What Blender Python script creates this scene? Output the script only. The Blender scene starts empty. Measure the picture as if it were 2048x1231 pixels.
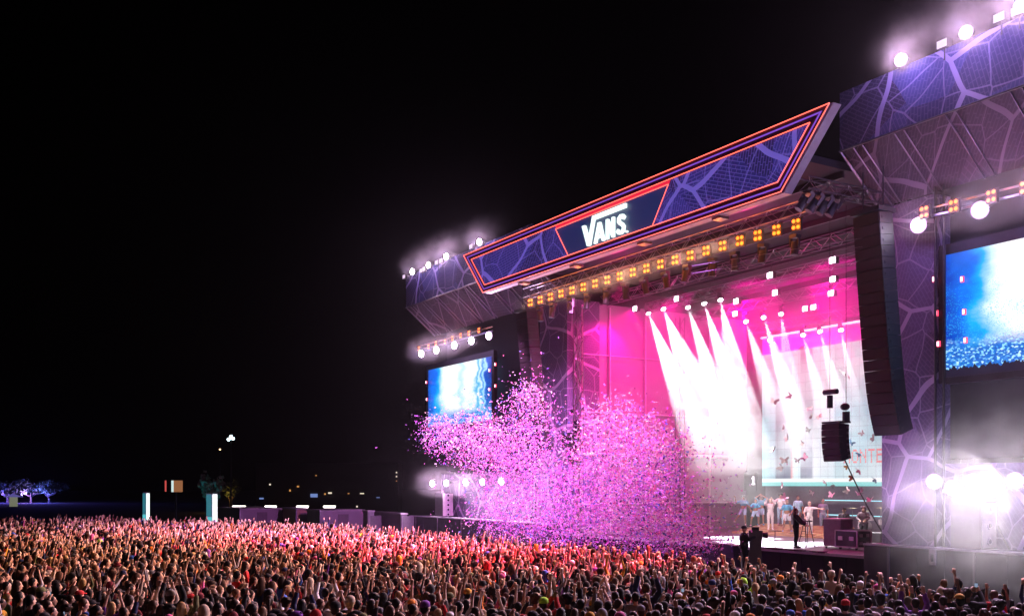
import bpy, math, random
import numpy as np
from mathutils import Vector, Matrix
R = math.radians
rnd = random.Random(7)
scene = bpy.context.scene
COL = scene.collection

# ------------------------------------------------------------------ camera
# stage axes: X along the stage front (0 = centre line, + = stage's far side from the audience's view right),
# Y upstage, Z up. The photographer stands on a platform out to the side of the field.
CAM = Vector((38.9, 0.0, 4.4))
RZ = math.atan2(0.8586, 0.5126)
FWD = Vector((-math.sin(RZ), math.cos(RZ), 0)); RGT = Vector((math.cos(RZ), math.sin(RZ), 0))
cd = bpy.data.cameras.new('camera'); cam = bpy.data.objects.new('camera', cd); COL.objects.link(cam)
cam.location = CAM; cam.rotation_euler = (R(90), 0, RZ)
cd.sensor_width = 36; cd.lens = 36 * 2000 / 2048; cd.shift_y = 352.5 / 2048
cd.clip_start = 0.1; cd.clip_end = 3000
scene.camera = cam

# ------------------------------------------------------------------ night sky
world = bpy.data.worlds.new('World'); scene.world = world; world.use_nodes = True
wn = world.node_tree.nodes; wl = world.node_tree.links
sky = wn.new('ShaderNodeTexSky'); sky.sky_type = 'NISHITA'; sky.sun_disc = False
sky.sun_elevation = R(-6); sky.sun_rotation = R(200)
wl.new(sky.outputs[0], wn['Background'].inputs[0]); wn['Background'].inputs[1].default_value = 0.003

scene.view_settings.view_transform = 'Standard'; scene.view_settings.look = 'None'
scene.view_settings.exposure = 0.0; scene.view_settings.gamma = 1.0
scene.view_settings.use_curve_mapping = False
cy = scene.cycles
cy.max_bounces = 4; cy.diffuse_bounces = 1; cy.glossy_bounces = 2; cy.transmission_bounces = 2
cy.volume_bounces = 0; cy.transparent_max_bounces = 80
cy.use_denoising = True; cy.use_light_tree = True
cy.sample_clamp_indirect = 4.0; cy.sample_clamp_direct = 40.0
cy.caustics_reflective = False; cy.caustics_refractive = False

def ray(px, py):
    return FWD + RGT * ((px - 1024) / 2000) + Vector((0, 0, 1)) * ((968 - py) / 2000)
def at(px, py, Y):          # point on the plane Y = const
    d = ray(px, py); return CAM + d * (Y / d.y)
def atz(px, py, z):         # point on the plane Z = const
    d = ray(px, py); return CAM + d * ((z - CAM.z) / d.z)
def att(px, py, t):         # point at distance t along the view axis
    return CAM + ray(px, py) * t
def proj(p):
    d = Vector(p) - CAM; t = d.dot(FWD)
    if t < 0.1: return None
    return 1024 + 2000 * d.dot(RGT) / t, 968 - 2000 * d.z / t, t

# ------------------------------------------------------------------ materials
MATS = {}
def nodes(name):
    m = bpy.data.materials.new(name); m.use_nodes = True
    return m, m.node_tree.nodes, m.node_tree.links, m.node_tree.nodes['Principled BSDF']
def mat(name, col, rough=0.7, metal=0.0, noise=0.25, nscale=6.0):
    if name in MATS: return MATS[name]
    m, n, l, b = nodes(name)
    b.inputs['Roughness'].default_value = rough; b.inputs['Metallic'].default_value = metal
    tc = n.new('ShaderNodeTexCoord'); nz = n.new('ShaderNodeTexNoise'); nz.inputs['Scale'].default_value = nscale
    nz.inputs['Detail'].default_value = 6
    l.new(tc.outputs['Object'], nz.inputs['Vector'])
    mx = n.new('ShaderNodeMixRGB'); mx.blend_type = 'MIX'
    mx.inputs[1].default_value = (*[c * (1 - noise) for c in col], 1); mx.inputs[2].default_value = (*[min(1, c * (1 + noise)) for c in col], 1)
    l.new(nz.outputs['Fac'], mx.inputs[0]); l.new(mx.outputs[0], b.inputs['Base Color'])
    MATS[name] = m; return m
def emis(name, col, s, sample=False):
    if name in MATS: return MATS[name]
    m, n, l, b = nodes(name)
    b.inputs['Base Color'].default_value = (0.1, 0.1, 0.1, 1)
    b.inputs['Emission Color'].default_value = (*col, 1); b.inputs['Emission Strength'].default_value = s
    m.cycles.emission_sampling = 'AUTO' if sample else 'NONE'
    MATS[name] = m; return m
def objcol(name, rough=0.85, tint=False):
    if name in MATS: return MATS[name]
    m, n, l, b = nodes(name)
    b.inputs['Roughness'].default_value = rough
    oi = n.new('ShaderNodeObjectInfo'); tc = n.new('ShaderNodeTexCoord'); nz = n.new('ShaderNodeTexNoise')
    nz.inputs['Scale'].default_value = 14; nz.inputs['Detail'].default_value = 4
    l.new(tc.outputs['Object'], nz.inputs['Vector'])
    mr = n.new('ShaderNodeMapRange'); mr.inputs[3].default_value = 0.75; mr.inputs[4].default_value = 1.2
    l.new(nz.outputs['Fac'], mr.inputs[0])
    mx = n.new('ShaderNodeMixRGB'); mx.blend_type = 'MULTIPLY'; mx.inputs[0].default_value = 1
    l.new(oi.outputs['Color'], mx.inputs[1]); l.new(mr.outputs[0], mx.inputs[2])
    out = mx.outputs[0]
    if tint:
        a = n.new('ShaderNodeAttribute'); a.attribute_name = 'tint'
        m2 = n.new('ShaderNodeMixRGB'); m2.blend_type = 'MULTIPLY'; m2.inputs[0].default_value = 1
        l.new(out, m2.inputs[1]); l.new(a.outputs['Fac'], m2.inputs[2]); out = m2.outputs[0]
    l.new(out, b.inputs['Base Color']); b.inputs['Specular IOR Level'].default_value = .15 if name == 'hair' else .35
    MATS[name] = m; return m
def attrcol(name, rough=0.8, trans=0.0):
    if name in MATS: return MATS[name]
    m, n, l, b = nodes(name)
    b.inputs['Roughness'].default_value = rough; b.inputs['Specular IOR Level'].default_value = .15
    a = n.new('ShaderNodeAttribute'); a.attribute_name = 'col'
    l.new(a.outputs['Color'], b.inputs['Base Color'])
    if trans:
        t = n.new('ShaderNodeBsdfTranslucent'); l.new(a.outputs['Color'], t.inputs['Color'])
        mx = n.new('ShaderNodeMixShader'); mx.inputs[0].default_value = trans
        l.new(b.outputs[0], mx.inputs[1]); l.new(t.outputs[0], mx.inputs[2])
        l.new(mx.outputs[0], n['Material Output'].inputs['Surface'])
    MATS[name] = m; return m
def map_print(name, base, line, s=0.22, wide=0.035, patch=None, fine_amt=0.2):
    """printed city-map fabric: broad winding avenues over a fine street grid"""
    if name in MATS: return MATS[name]
    m, n, l, b = nodes(name)
    b.inputs['Roughness'].default_value = 0.85
    tc = n.new('ShaderNodeTexCoord'); s0 = n.new('ShaderNodeSeparateXYZ'); l.new(tc.outputs['Object'], s0.inputs[0])
    u0 = n.new('ShaderNodeMath'); l.new(s0.outputs[0], u0.inputs[0]); l.new(s0.outputs[1], u0.inputs[1])
    c0 = n.new('ShaderNodeCombineXYZ'); l.new(u0.outputs[0], c0.inputs[0]); l.new(s0.outputs[2], c0.inputs[1]); geo = c0.outputs[0]
    dn = n.new('ShaderNodeTexNoise'); dn.inputs['Scale'].default_value = 0.35; dn.inputs['Detail'].default_value = 1
    l.new(geo, dn.inputs['Vector'])
    va = n.new('ShaderNodeVectorMath'); va.operation = 'MULTIPLY_ADD'
    va.inputs[1].default_value = (.9, .9, .9); l.new(dn.outputs['Color'], va.inputs[0]); l.new(geo, va.inputs[2])
    def edge(scale, width):
        v = n.new('ShaderNodeTexVoronoi'); v.voronoi_dimensions = '2D'; v.feature = 'DISTANCE_TO_EDGE'; v.inputs['Scale'].default_value = scale
        l.new(va.outputs[0], v.inputs['Vector'])
        c = n.new('ShaderNodeMath'); c.operation = 'LESS_THAN'; c.inputs[1].default_value = width
        l.new(v.outputs['Distance'], c.inputs[0]); return c.outputs[0]
    big = edge(s, wide)
    mid = edge(s * 2.3, wide * 0.7)
    # fine streets: grid rotated cell by cell
    vc = n.new('ShaderNodeTexVoronoi'); vc.voronoi_dimensions = '2D'; vc.inputs['Scale'].default_value = s * 1.1; l.new(va.outputs[0], vc.inputs['Vector'])
    sep = n.new('ShaderNodeSeparateColor'); l.new(vc.outputs['Color'], sep.inputs[0])
    ang = n.new('ShaderNodeMath'); ang.operation = 'MULTIPLY'; ang.inputs[1].default_value = 3.1; l.new(sep.outputs[0], ang.inputs[0])
    rot = n.new('ShaderNodeVectorRotate'); rot.rotation_type = 'Z_AXIS'; l.new(geo, rot.inputs['Vector']); l.new(ang.outputs[0], rot.inputs['Angle'])
    xz = n.new('ShaderNodeSeparateXYZ'); l.new(rot.outputs[0], xz.inputs[0])
    cx = n.new('ShaderNodeCombineXYZ'); l.new(xz.outputs[0], cx.inputs[0]); l.new(xz.outputs[1], cx.inputs[1])
    br = n.new('ShaderNodeTexBrick'); br.inputs['Scale'].default_value = 1.7; br.inputs['Mortar Size'].default_value = 0.03; br.offset = 0.3; br.squash = 1.7; br.squash_frequency = 3
    br.inputs['Color1'].default_value = (0, 0, 0, 1); br.inputs['Color2'].default_value = (0, 0, 0, 1); br.inputs['Mortar'].default_value = (1, 1, 1, 1)
    l.new(cx.outputs[0], br.inputs['Vector'])
    f = n.new('ShaderNodeMath'); f.operation = 'MULTIPLY'; f.inputs[1].default_value = fine_amt; l.new(br.outputs['Color'], f.inputs[0])
    # each district has a slightly different ground tone
    g = n.new('ShaderNodeMixRGB'); l.new(sep.outputs[1], g.inputs[0])
    g.inputs[1].default_value = (*[c * 0.6 for c in base], 1); g.inputs[2].default_value = (*(patch or [c * 1.3 for c in base]), 1)
    def lay(prev, fac, col, amt=1.0):
        k = n.new('ShaderNodeMath'); k.operation = 'MULTIPLY'; k.inputs[1].default_value = amt; l.new(fac, k.inputs[0])
        x = n.new('ShaderNodeMixRGB'); l.new(k.outputs[0], x.inputs[0]); l.new(prev, x.inputs[1]); x.inputs[2].default_value = (*col, 1); return x.outputs[0]
    c = lay(g.outputs[0], f.outputs[0], line); c = lay(c, mid, line, 0.45); c = lay(c, big, line, 0.9)
    l.new(c, b.inputs['Base Color'])
    MATS[name] = m; return m

# ------------------------------------------------------------------ mesh helpers
class MB:
    def __init__(s): s.v = []; s.f = []
    def add(s, vs, fs):
        o = len(s.v); s.v += [tuple(v) for v in vs]; s.f += [tuple(i + o for i in f) for f in fs]; return s
    def box(s, x0, x1, y0, y1, z0, z1):
        return s.add([(x, y, z) for z in (z0, z1) for x, y in ((x0, y0), (x1, y0), (x1, y1), (x0, y1))],
                     [(0, 3, 2, 1), (4, 5, 6, 7), (0, 1, 5, 4), (1, 2, 6, 5), (2, 3, 7, 6), (3, 0, 4, 7)])
    def obox(s, M, hx, hy, hz):
        c = [M @ Vector((x * hx, y * hy, z * hz)) for z in (-1, 1) for x, y in ((-1, -1), (1, -1), (1, 1), (-1, 1))]
        return s.add(c, [(0, 3, 2, 1), (4, 5, 6, 7), (0, 1, 5, 4), (1, 2, 6, 5), (2, 3, 7, 6), (3, 0, 4, 7)])
    def tube(s, p0, p1, r0, r1=None, n=6, caps=True):
        r1 = r0 if r1 is None else r1
        p0 = Vector(p0); p1 = Vector(p1); d = (p1 - p0).normalized()
        a = d.orthogonal().normalized(); b = d.cross(a)
        vs = [p + (a * math.cos(k * 2 * math.pi / n) + b * math.sin(k * 2 * math.pi / n)) * r for p, r in ((p0, r0), (p1, r1)) for k in range(n)]
        fs = [(k, (k + 1) % n, n + (k + 1) % n, n + k) for k in range(n)]
        if caps: fs += [tuple(range(n - 1, -1, -1)), tuple(range(n, 2 * n))]
        return s.add(vs, fs)
    def path(s, pts, r, n=5):
        for a, b in zip(pts[:-1], pts[1:]): s.tube(a, b, r, n=n)
        return s
    def prism(s, poly, y0, y1):           # polygon in x,z swept along y
        n = len(poly)
        return s.add([(x, y0, z) for x, z in poly] + [(x, y1, z) for x, z in poly],
                     [tuple(range(n)), tuple(range(2 * n - 1, n - 1, -1))] + [((k + 1) % n, k, n + k, n + (k + 1) % n) for k in range(n)])
    def ell(s, c, r, nu=10, nv=7):
        vs = []; fs = []
        for j in range(1, nv):
            th = math.pi * j / nv
            for i in range(nu):
                ph = 2 * math.pi * i / nu
                vs.append((c[0] + r[0] * math.sin(th) * math.cos(ph), c[1] + r[1] * math.sin(th) * math.sin(ph), c[2] + r[2] * math.cos(th)))
        top = len(vs); vs.append((c[0], c[1], c[2] + r[2])); vs.append((c[0], c[1], c[2] - r[2]))
        for j in range(nv - 2):
            for i in range(nu):
                fs.append((j * nu + i, (j + 1) * nu + i, (j + 1) * nu + (i + 1) % nu, j * nu + (i + 1) % nu))
        for i in range(nu):
            fs.append((top, i, (i + 1) % nu)); o = (nv - 2) * nu; fs.append((top + 1, o + (i + 1) % nu, o + i))
        return s.add(vs, fs)
    def caps(s, p0, r0, p1, r1, n=10):
        """round-ended tapered limb"""
        p0 = Vector(p0); p1 = Vector(p1); d = (p1 - p0)
        d = d.normalized() if d.length > 1e-6 else Vector((0, 0, 1))
        a = d.orthogonal().normalized(); b = d.cross(a)
        rings = [(p0 - d * r0 * 0.92, r0 * 0.4), (p0 - d * r0 * 0.6, r0 * 0.8), (p0, r0), (p1, r1), (p1 + d * r1 * 0.6, r1 * 0.8), (p1 + d * r1 * 0.92, r1 * 0.4)]
        vs = [p + (a * math.cos(k * 2 * math.pi / n) + b * math.sin(k * 2 * math.pi / n)) * r for p, r in rings for k in range(n)]
        fs = []
        for j in range(len(rings) - 1):
            fs += [(j * n + k, j * n + (k + 1) % n, (j + 1) * n + (k + 1) % n, (j + 1) * n + k) for k in range(n)]
        m = len(rings) - 1
        fs += [tuple(range(n - 1, -1, -1)), tuple(range(m * n, m * n + n))]
        return s.add(vs, fs)
    def mesh(s, name, loc=(0, 0, 0)):
        me = bpy.data.meshes.new(name)
        me.from_pydata([(v[0] - loc[0], v[1] - loc[1], v[2] - loc[2]) for v in s.v], [], s.f); me.update(); return me
    def build(s, name, m, parent=None, loc=None, smooth=False):
        L = loc if loc is not None else ((parent.matrix_basis.translation if parent.parent is None else parent.parent.matrix_basis.translation) if parent else (0, 0, 0))
        me = s.mesh(name, L)
        if m: me.materials.append(m)
        if smooth: me.polygons.foreach_set('use_smooth', [True] * len(me.polygons))
        o = bpy.data.objects.new(name, me); COL.objects.link(o)
        if parent: o.parent = parent
        elif loc is not None: o.location = loc
        return o
def tag(o, label=None, cat=None, group=None, kind=None):
    for k, v in (('label', label), ('category', cat), ('group', group), ('kind', kind)):
        if v: o[k] = v
    return o
def thing(name, loc, label, cat, group=None, rz=0):
    o = bpy.data.objects.new(name, None); COL.objects.link(o); o.location = loc; o.rotation_euler.z = rz
    o.empty_display_size = 0.2
    return tag(o, label, cat, group)
def copy_tree(o, parent=None):
    c = o.copy(); COL.objects.link(c); c.parent = parent
    for ch in o.children: copy_tree(ch, c)
    return c
def light(kind, loc, power, col, target=None, angle=60, blend=0.3, radius=0.1, parent=None, name='lamp_light'):
    ld = bpy.data.lights.new(name, kind); ld.energy = power; ld.color = col; ld.shadow_soft_size = radius
    o = bpy.data.objects.new(name, ld); COL.objects.link(o)
    loc = Vector(loc)
    if kind == 'SPOT':
        ld.spot_size = R(angle); ld.spot_blend = blend
        o.rotation_euler = (Vector(target) - loc).to_track_quat('-Z', 'Y').to_euler()
    if parent:
        o.parent = parent; loc = loc - parent.location
    o.location = loc
    return o

# ================================================================== large structure
M_black = mat('black_drape', (0.012, 0.012, 0.015), 0.9)
M_steel = mat('truss_alloy', (0.2, 0.19, 0.21), 0.35, 0.9)
M_dsteel = mat('black_steel', (0.03, 0.03, 0.035), 0.5, 0.5)
M_deck = mat('stage_floor', (0.14, 0.13, 0.16), 0.3, 0, 0.2, 2)
M_wall = mat('wing_front_cloth', (0.05, 0.05, 0.06), 0.8, 0, 0.35, 3)
M_lip = mat('deck_edge', (0.6, 0.58, 0.6), 0.5)
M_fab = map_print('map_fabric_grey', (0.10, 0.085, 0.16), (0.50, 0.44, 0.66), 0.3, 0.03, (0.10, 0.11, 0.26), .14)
M_fab2 = map_print('map_fabric_pillar', (0.17, 0.13, 0.24), (0.55, 0.46, 0.64), 0.33, 0.03, (0.20, 0.15, 0.28), .14)
M_fabs = map_print('map_panel_blue', (0.020, 0.016, 0.13), (0.16, 0.12, 0.62), 0.24, 0.026, (0.03, 0.025, 0.22), 0.4)
for nd in M_fabs.node_tree.nodes:                                   # emission stands in for lamplight falling on the print
    if nd.type == 'BSDF_PRINCIPLED':
        M_fabs.node_tree.links.new(nd.inputs['Base Color'].links[0].from_socket, nd.inputs['Emission Color']); nd.inputs['Emission Strength'].default_value = 0.75
M_fabs.cycles.emission_sampling = 'NONE'
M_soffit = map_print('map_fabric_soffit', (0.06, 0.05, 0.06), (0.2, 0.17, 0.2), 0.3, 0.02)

g = MB(); g.add([(-700, -300, 0), (500, -300, 0), (500, 700, 0), (-700, 700, 0)], [(0, 1, 2, 3)])
tag(g.build('ground', mat('trampled_ground', (0.022, 0.02, 0.018), 0.95, 0, 0.4, 0.8)), kind='structure')

Z_MAIN, Z_WING, Y_PIL, Y_FAS, Y_BACK = 1.45, 2.0, 34.0, 31.5, 48.5
# ---- main deck
st = thing('main_stage', (0, 41, 0), 'wide pale stage deck the dancers perform on, with black skirt', 'stage')
MB().box(-12.4, 12.4, 33.6, 50, Z_MAIN - 0.12, Z_MAIN).build('deck', M_deck, st)
MB().box(-12.4, 12.4, 33.56, 33.598, Z_MAIN - 0.1, Z_MAIN + 0.012).build('deck_edge', M_lip, st)
for k in range(20):
    MB().box(-12.4 + k * 1.24 + 0.01, -12.4 + k * 1.24 + 1.23, 33.7, 33.74 + 0.015 * (k % 2), 0, Z_MAIN - 0.125).build('skirt_panel', M_black, st)

def wing(x0, x1, label):
    t = thing('stage_wing', ((x0 + x1) / 2, 35, 0), label, 'stage wing')
    MB().box(x0, x1, 33.2, 38.5, Z_WING - 0.15, Z_WING).build('deck', mat('wing_floor', (0.12, 0.11, 0.13), 0.6), t)
    MB().box(x0, x1, 33.1, 33.198, Z_WING - 0.06, Z_WING + 0.02).build('deck_edge', M_lip, t)
    n = int((x1 - x0) / 1.22); w = (x1 - x0) / n
    for k in range(n):
        MB().box(x0 + k * w + 0.012, x0 + (k + 1) * w - 0.012, 33.12 + 0.02 * rnd.random(), 33.17, 0.0, Z_WING - 0.065).build('wall_panel', M_wall, t)
        if k % 3 == 1:
            MB().box(x0 + k * w - 0.05, x0 + k * w + 0.05, 33.06, 33.098, 0.0, Z_WING - 0.07).build('post', mat('wall_post', (0.16, 0.15, 0.16), 0.6), t)
    if x0 < 0: MB().box(x0 - 0.05, x0 - 0.004, 33.2, 38.5, 0, Z_WING - 0.16).build('end_panel', M_wall, t)
    return t
wing(-32.2, -12.42, 'dark clad wing deck beside the confetti bursts')
wr = wing(11.3, 30, 'dark clad wing deck below the smoky white floor lamps')
for x in (14.6, 18.7, 22.5):
    b = MB().box(x - 0.14, x + 0.14, 33.0, 33.05, 1.35, 1.95); b.build('notice_plate', mat('plate_pale', (0.6, 0.58, 0.56), 0.6), wr)
    MB().box(x - 0.05, x + 0.05, 32.985, 32.998, 1.5, 1.75).build('notice_mark', M_black, wr)

# ---- towers either side: overhanging map-print fascia, sloped soffit with ribs, pillar, black backing
def tower(sg, xi, xo, xp, label):
    """xi inner edge, xo outer edge of the fascia; xp outer edge of the pillar"""
    a, b = min(xi, xo), max(xi, xo)
    t = thing('stage_tower', ((a + b) / 2, 35, 0), label, 'stage tower')
    MB().box(a, b, Y_FAS, Y_FAS + 0.12, 17.6, 19.9).build('fascia', M_fab, t)
    MB().box(a + 0.02, b - 0.02, Y_FAS + 0.124, 36, 19.55, 19.8).build('roof', M_black, t)
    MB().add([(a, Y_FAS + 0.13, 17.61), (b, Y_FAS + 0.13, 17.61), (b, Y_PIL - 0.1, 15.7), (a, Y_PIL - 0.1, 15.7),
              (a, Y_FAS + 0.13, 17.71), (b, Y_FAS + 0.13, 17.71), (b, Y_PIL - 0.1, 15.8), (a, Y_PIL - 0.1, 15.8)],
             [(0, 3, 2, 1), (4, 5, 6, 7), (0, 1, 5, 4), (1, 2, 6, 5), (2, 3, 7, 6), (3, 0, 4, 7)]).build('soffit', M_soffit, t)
    k = 0
    x = a + 0.6
    while x < b - 0.2:
        for dx in (0, 0.42):
            MB().tube((x + dx, Y_FAS + 0.1, 17.56), (x + dx, Y_PIL - 0.12, 15.66), 0.028).build('soffit_rib', M_steel, t)
        x += 1.9 + 0.7 * ((k * 37) % 5) / 5; k += 1
    MB().tube((a, Y_FAS - 0.03, 17.58), (b, Y_FAS - 0.03, 17.58), 0.04).build('fascia_rail', M_steel, t)
    for xe in (a, b):
        MB().tube((xe, Y_FAS + 0.05, 17.58), (xe, Y_PIL - 0.1, 15.66), 0.05).build('soffit_rail', M_steel, t)
    # end cheek
    for xe in (a + 0.004, b - 0.004):
        MB().add([(xe - .02, Y_FAS + .125, 19.85), (xe - .02, 36, 19.5), (xe - .02, 36, 15.7), (xe - .02, Y_PIL, 15.75), (xe - .02, Y_FAS + .125, 17.65),
                  (xe + .02, Y_FAS + .125, 19.85), (xe + .02, 36, 19.5), (xe + .02, 36, 15.7), (xe + .02, Y_PIL, 15.75), (xe + .02, Y_FAS + .125, 17.65)],
                 [(0, 1, 2, 3, 4), (9, 8, 7, 6, 5)] + [(k, k + 5, (k + 1) % 5 + 5, (k + 1) % 5) for k in range(5)]).build('cheek', M_black, t)
    p0, p1 = min(xi, xp), max(xi, xp)
    MB().box(p0, p1, Y_PIL, Y_PIL + 2.4, Z_WING, 15.68).build('pillar', M_fab2, t)
    w0, w1 = (p1, b) if sg > 0 else (a, p0)
    MB().box(w0 + 0.01, w1 - 0.01, Y_PIL + 0.9, Y_PIL + 1.1, Z_WING + 3.4, 19.5).build('backing_wall', M_black, t)
    MB().box(w0 + 0.01, w1 - 0.01, Y_PIL + 0.45, Y_PIL + 0.6, Z_WING + 0.01, Z_WING + 3.2).build('lower_cladding', M_fab2, t)
    # pipes running up beside the pillar
    for dx in (0.18, 0.55):
        xx = xp + sg * dx
        MB().tube((xx, Y_PIL - 0.25, Z_WING), (xx, Y_PIL - 0.25, 16.2), 0.05).build('mast', M_dsteel, t)
    return t
tower(1, 11.5, 29.5, 14.0, 'tall map-print tower holding the screen that shows blue and white spray')
tower(-1, -11.5, -29.3, -14.6, 'tall map-print tower rising behind the confetti with the smaller-looking screen')

# ---- roof over the stage
rf = thing('stage_roof', (0, 38, 15.4), 'dark roof canopy hung with lamps above the stage', 'stage roof')
MB().box(-11.3, 11.3, 28.8, 49.4, 17.0, 17.3).build('canopy', M_black, rf)
for k in range(9):
    y = 29.6 + k * 2.4
    MB().box(-11.2, 11.2, y, y + 0.12, 16.72, 16.98).build('rafter', M_dsteel, rf)
for xe in (-13.3, 13.2):
    MB().box(xe, xe + 0.1, 36.45, 49.3, Z_MAIN, 16.9).build('side_drape' , M_black, rf)
MB().box(-13.4, 13.4, 49.4, 49.55, Z_MAIN, 17).build('back_drape', M_black, rf)

def truss(p0, p1, w, label, group='alloy trusses over the stage', m=None, step=None):
    p0 = Vector(p0); p1 = Vector(p1); d = (p1 - p0); L = d.length; d.normalize()
    a = Vector((0, 0, 1)) if abs(d.z) < 0.9 else Vector((0, 1, 0)); b = d.cross(a).normalized(); a = b.cross(d).normalized()
    t = thing('truss', p0, label, 'truss', group); m = m or M_steel
    cs = [(a * i + b * j) * (w / 2) for i, j in ((1, 1), (1, -1), (-1, -1), (-1, 1))]
    for c in cs: MB().tube(p0 + c, p1 + c, 0.03, n=5).build('chord', m, t)
    n = max(2, int(L / (step or w * 1.2))); mb = MB()
    for k in range(n):
        q0 = p0 + d * (L * k / n); q1 = p0 + d * (L * (k + 1) / n)
        for f in range(4):
            c0, c1 = cs[f], cs[(f + 1) % 4]
            if (k + f) % 2: c0, c1 = c1, c0
            mb.tube(q0 + c0, q1 + c1, 0.016, n=4, caps=False)
    tag(mb.build('lacing', m, t), kind='stuff')
    return t
exec_truss = [((-11, 30.8, 15.55), (11, 30.8, 15.55), 'alloy truss carrying the row of amber blinder lamps'),
              ((-11.2, 36.5, 15.7), (11.2, 36.5, 15.7), 'alloy truss across the stage behind the amber lamps'),
              ((-11.2, 40.0, 15.6), (11.2, 40.0, 15.6), 'alloy truss across the middle of the stage roof'),
              ((-11.2, 44.0, 15.4), (11.2, 44.0, 15.4), 'alloy truss in front of the pale upstage screen'),
              ((-9.5, 47.0, 14.5), (9.5, 47.0, 14.5), 'alloy truss along the top of the pale upstage screen')]
for p0, p1, lb in exec_truss: truss(p0, p1, 0.5, lb)
truss((11.8, 29.2, 15.9), (11.8, 44, 15.9), 0.45, 'alloy truss running upstage beside the tower with the blue screen')
truss((-11.2, 34.6, Z_MAIN), (-11.2, 34.6, 15.2), 0.42, 'upright lattice mast at the edge of the magenta drape')
truss((-11.2, 42.6, Z_MAIN), (-11.2, 42.6, 15.2), 0.42, 'upright lattice mast deep in the stage beside the magenta drape')

# ---- magenta-lit side drape with scaffold poles
sd = thing('side_drape', (-11.7, 42, Z_MAIN), 'smooth drape flooded with magenta light along the stage side', 'drape')
M_sdrape = mat('pale_drape', (0.42, 0.34, 0.42), 0.85, 0, 0.08, 1)
MB().box(-11.72, -11.66, 35.2, 48.9, Z_MAIN, 15.6).build('cloth', M_sdrape, sd)
M_pole = mat('white_pole', (0.75, 0.72, 0.75), 0.45)
for y in (35.1, 37.2, 40.0, 45.4):
    MB().tube((-11.5, y, Z_MAIN), (-11.5, y, 15.4), 0.06, n=8).build('pole', M_pole, sd)
for z, r in ((12.4, 0.035), (8.85, 0.04), (6.25, 0.11), (3.2, 0.05)):
    MB().tube((-11.5, 35.1, z), (-11.5, 47, z), r, n=8).build('crossbar', M_pole, sd)

# ---- upstage LED screen
def led_material(name, builder):
    m, n, l, b = nodes(name)
    b.inputs['Base Color'].default_value = (0.01, 0.01, 0.01, 1); b.inputs['Roughness'].default_value = 0.4
    col = builder(n, l); l.new(col, b.inputs['Emission Color'])
    m.cycles.emission_sampling = 'AUTO'
    return m, b
def ramp(n, l, fac, stops):
    r = n.new('ShaderNodeValToRGB'); l.new(fac, r.inputs[0])
    e = r.color_ramp.elements
    while len(e) < len(stops): e.new(0.5)
    for el, (p, c) in zip(e, stops): el.position = p; el.color = (*c, 1)
    return r.outputs[0]
def mathn(n, l, op, a, b=None):
    k = n.new('ShaderNodeMath'); k.operation = op
    for i, v in ((0, a), (1, b)):
        if v is None: continue
        if isinstance(v, (int, float)): k.inputs[i].default_value = v
        else: l.new(v, k.inputs[i])
    return k.outputs[0]
def back_led(n, l):
    tc = n.new('ShaderNodeTexCoord'); s = n.new('ShaderNodeSeparateXYZ'); l.new(tc.outputs['Generated'], s.inputs[0])
    x, z = s.outputs[0], s.outputs[2]
    bars = ramp(n, l, x, [(0.0, (.25, .75, .78)), (.06, (.35, .55, .68)), (.062, (.12, .15, .24)), (.125, (.16, .2, .3)), (.128, (1, .35, .4)), (.14, (.8, 1, 1)),
                          (.165, (.75, .95, 1)), (.17, (.14, .17, .27)), (.215, (.2, .24, .36)), (.22, (.9, .95, 1)), (.30, (.75, .9, 1)), (.31, (.3, .62, .7)), (1.0, (.55, .78, .85))])
    for nd in n:
        if nd.type == 'VALTORGB': nd.color_ramp.interpolation = 'LINEAR'
    nz = n.new('ShaderNodeTexNoise'); nz.inputs['Scale'].default_value = 3.2; nz.inputs['Detail'].default_value = 3; l.new(tc.outputs['Generated'], nz.inputs['Vector'])
    f = ramp(n, l, nz.outputs['Fac'], [(.38, (0, 0, 0)), (.62, (.85, .85, .85))])
    mx = n.new('ShaderNodeMixRGB'); l.new(f, mx.inputs[0]); l.new(bars, mx.inputs[1]); mx.inputs[2].default_value = (.72, .86, .9, 1)
    # LED module grid
    br = n.new('ShaderNodeTexBrick'); br.offset = 0; br.inputs['Scale'].default_value = 1; br.inputs['Mortar Size'].default_value = 0.012
    br.inputs['Brick Width'].default_value = 0.6; br.inputs['Row Height'].default_value = 0.6
    br.inputs['Color1'].default_value = (1, 1, 1, 1); br.inputs['Color2'].default_value = (.93, .93, .93, 1); br.inputs['Mortar'].default_value = (.55, .55, .6, 1)
    ob = n.new('ShaderNodeSeparateXYZ'); l.new(tc.outputs['Object'], ob.inputs[0])
    cb = n.new('ShaderNodeCombineXYZ'); l.new(ob.outputs[0], cb.inputs[0]); l.new(ob.outputs[2], cb.inputs[1]); l.new(cb.outputs[0], br.inputs['Vector'])
    m2 = n.new('ShaderNodeMixRGB'); m2.blend_type = 'MULTIPLY'; m2.inputs[0].default_value = 1; l.new(mx.outputs[0], m2.inputs[1]); l.new(br.outputs['Color'], m2.inputs[2])
    # bottom frame: white line, teal line
    fr = ramp(n, l, z, [(0.0, (.2, .7, .68)), (.028, (.3, .75, .72)), (.03, (.95, 1, 1)), (.055, (.95, 1, 1)), (.057, (0, 0, 0))])
    isf = mathn(n, l, 'LESS_THAN', z, 0.056)
    m3 = n.new('ShaderNodeMixRGB'); l.new(isf, m3.inputs[0]); l.new(m2.outputs[0], m3.inputs[1]); l.new(fr, m3.inputs[2])
    return m3.outputs[0]
M_bled, bb = led_material('upstage_screen_picture', back_led); bb.inputs['Emission Strength'].default_value = 1.0
bs = thing('upstage_screen', (0, 48.5, 4.3), 'huge pale cyan and white screen behind the dancers', 'screen')
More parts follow.
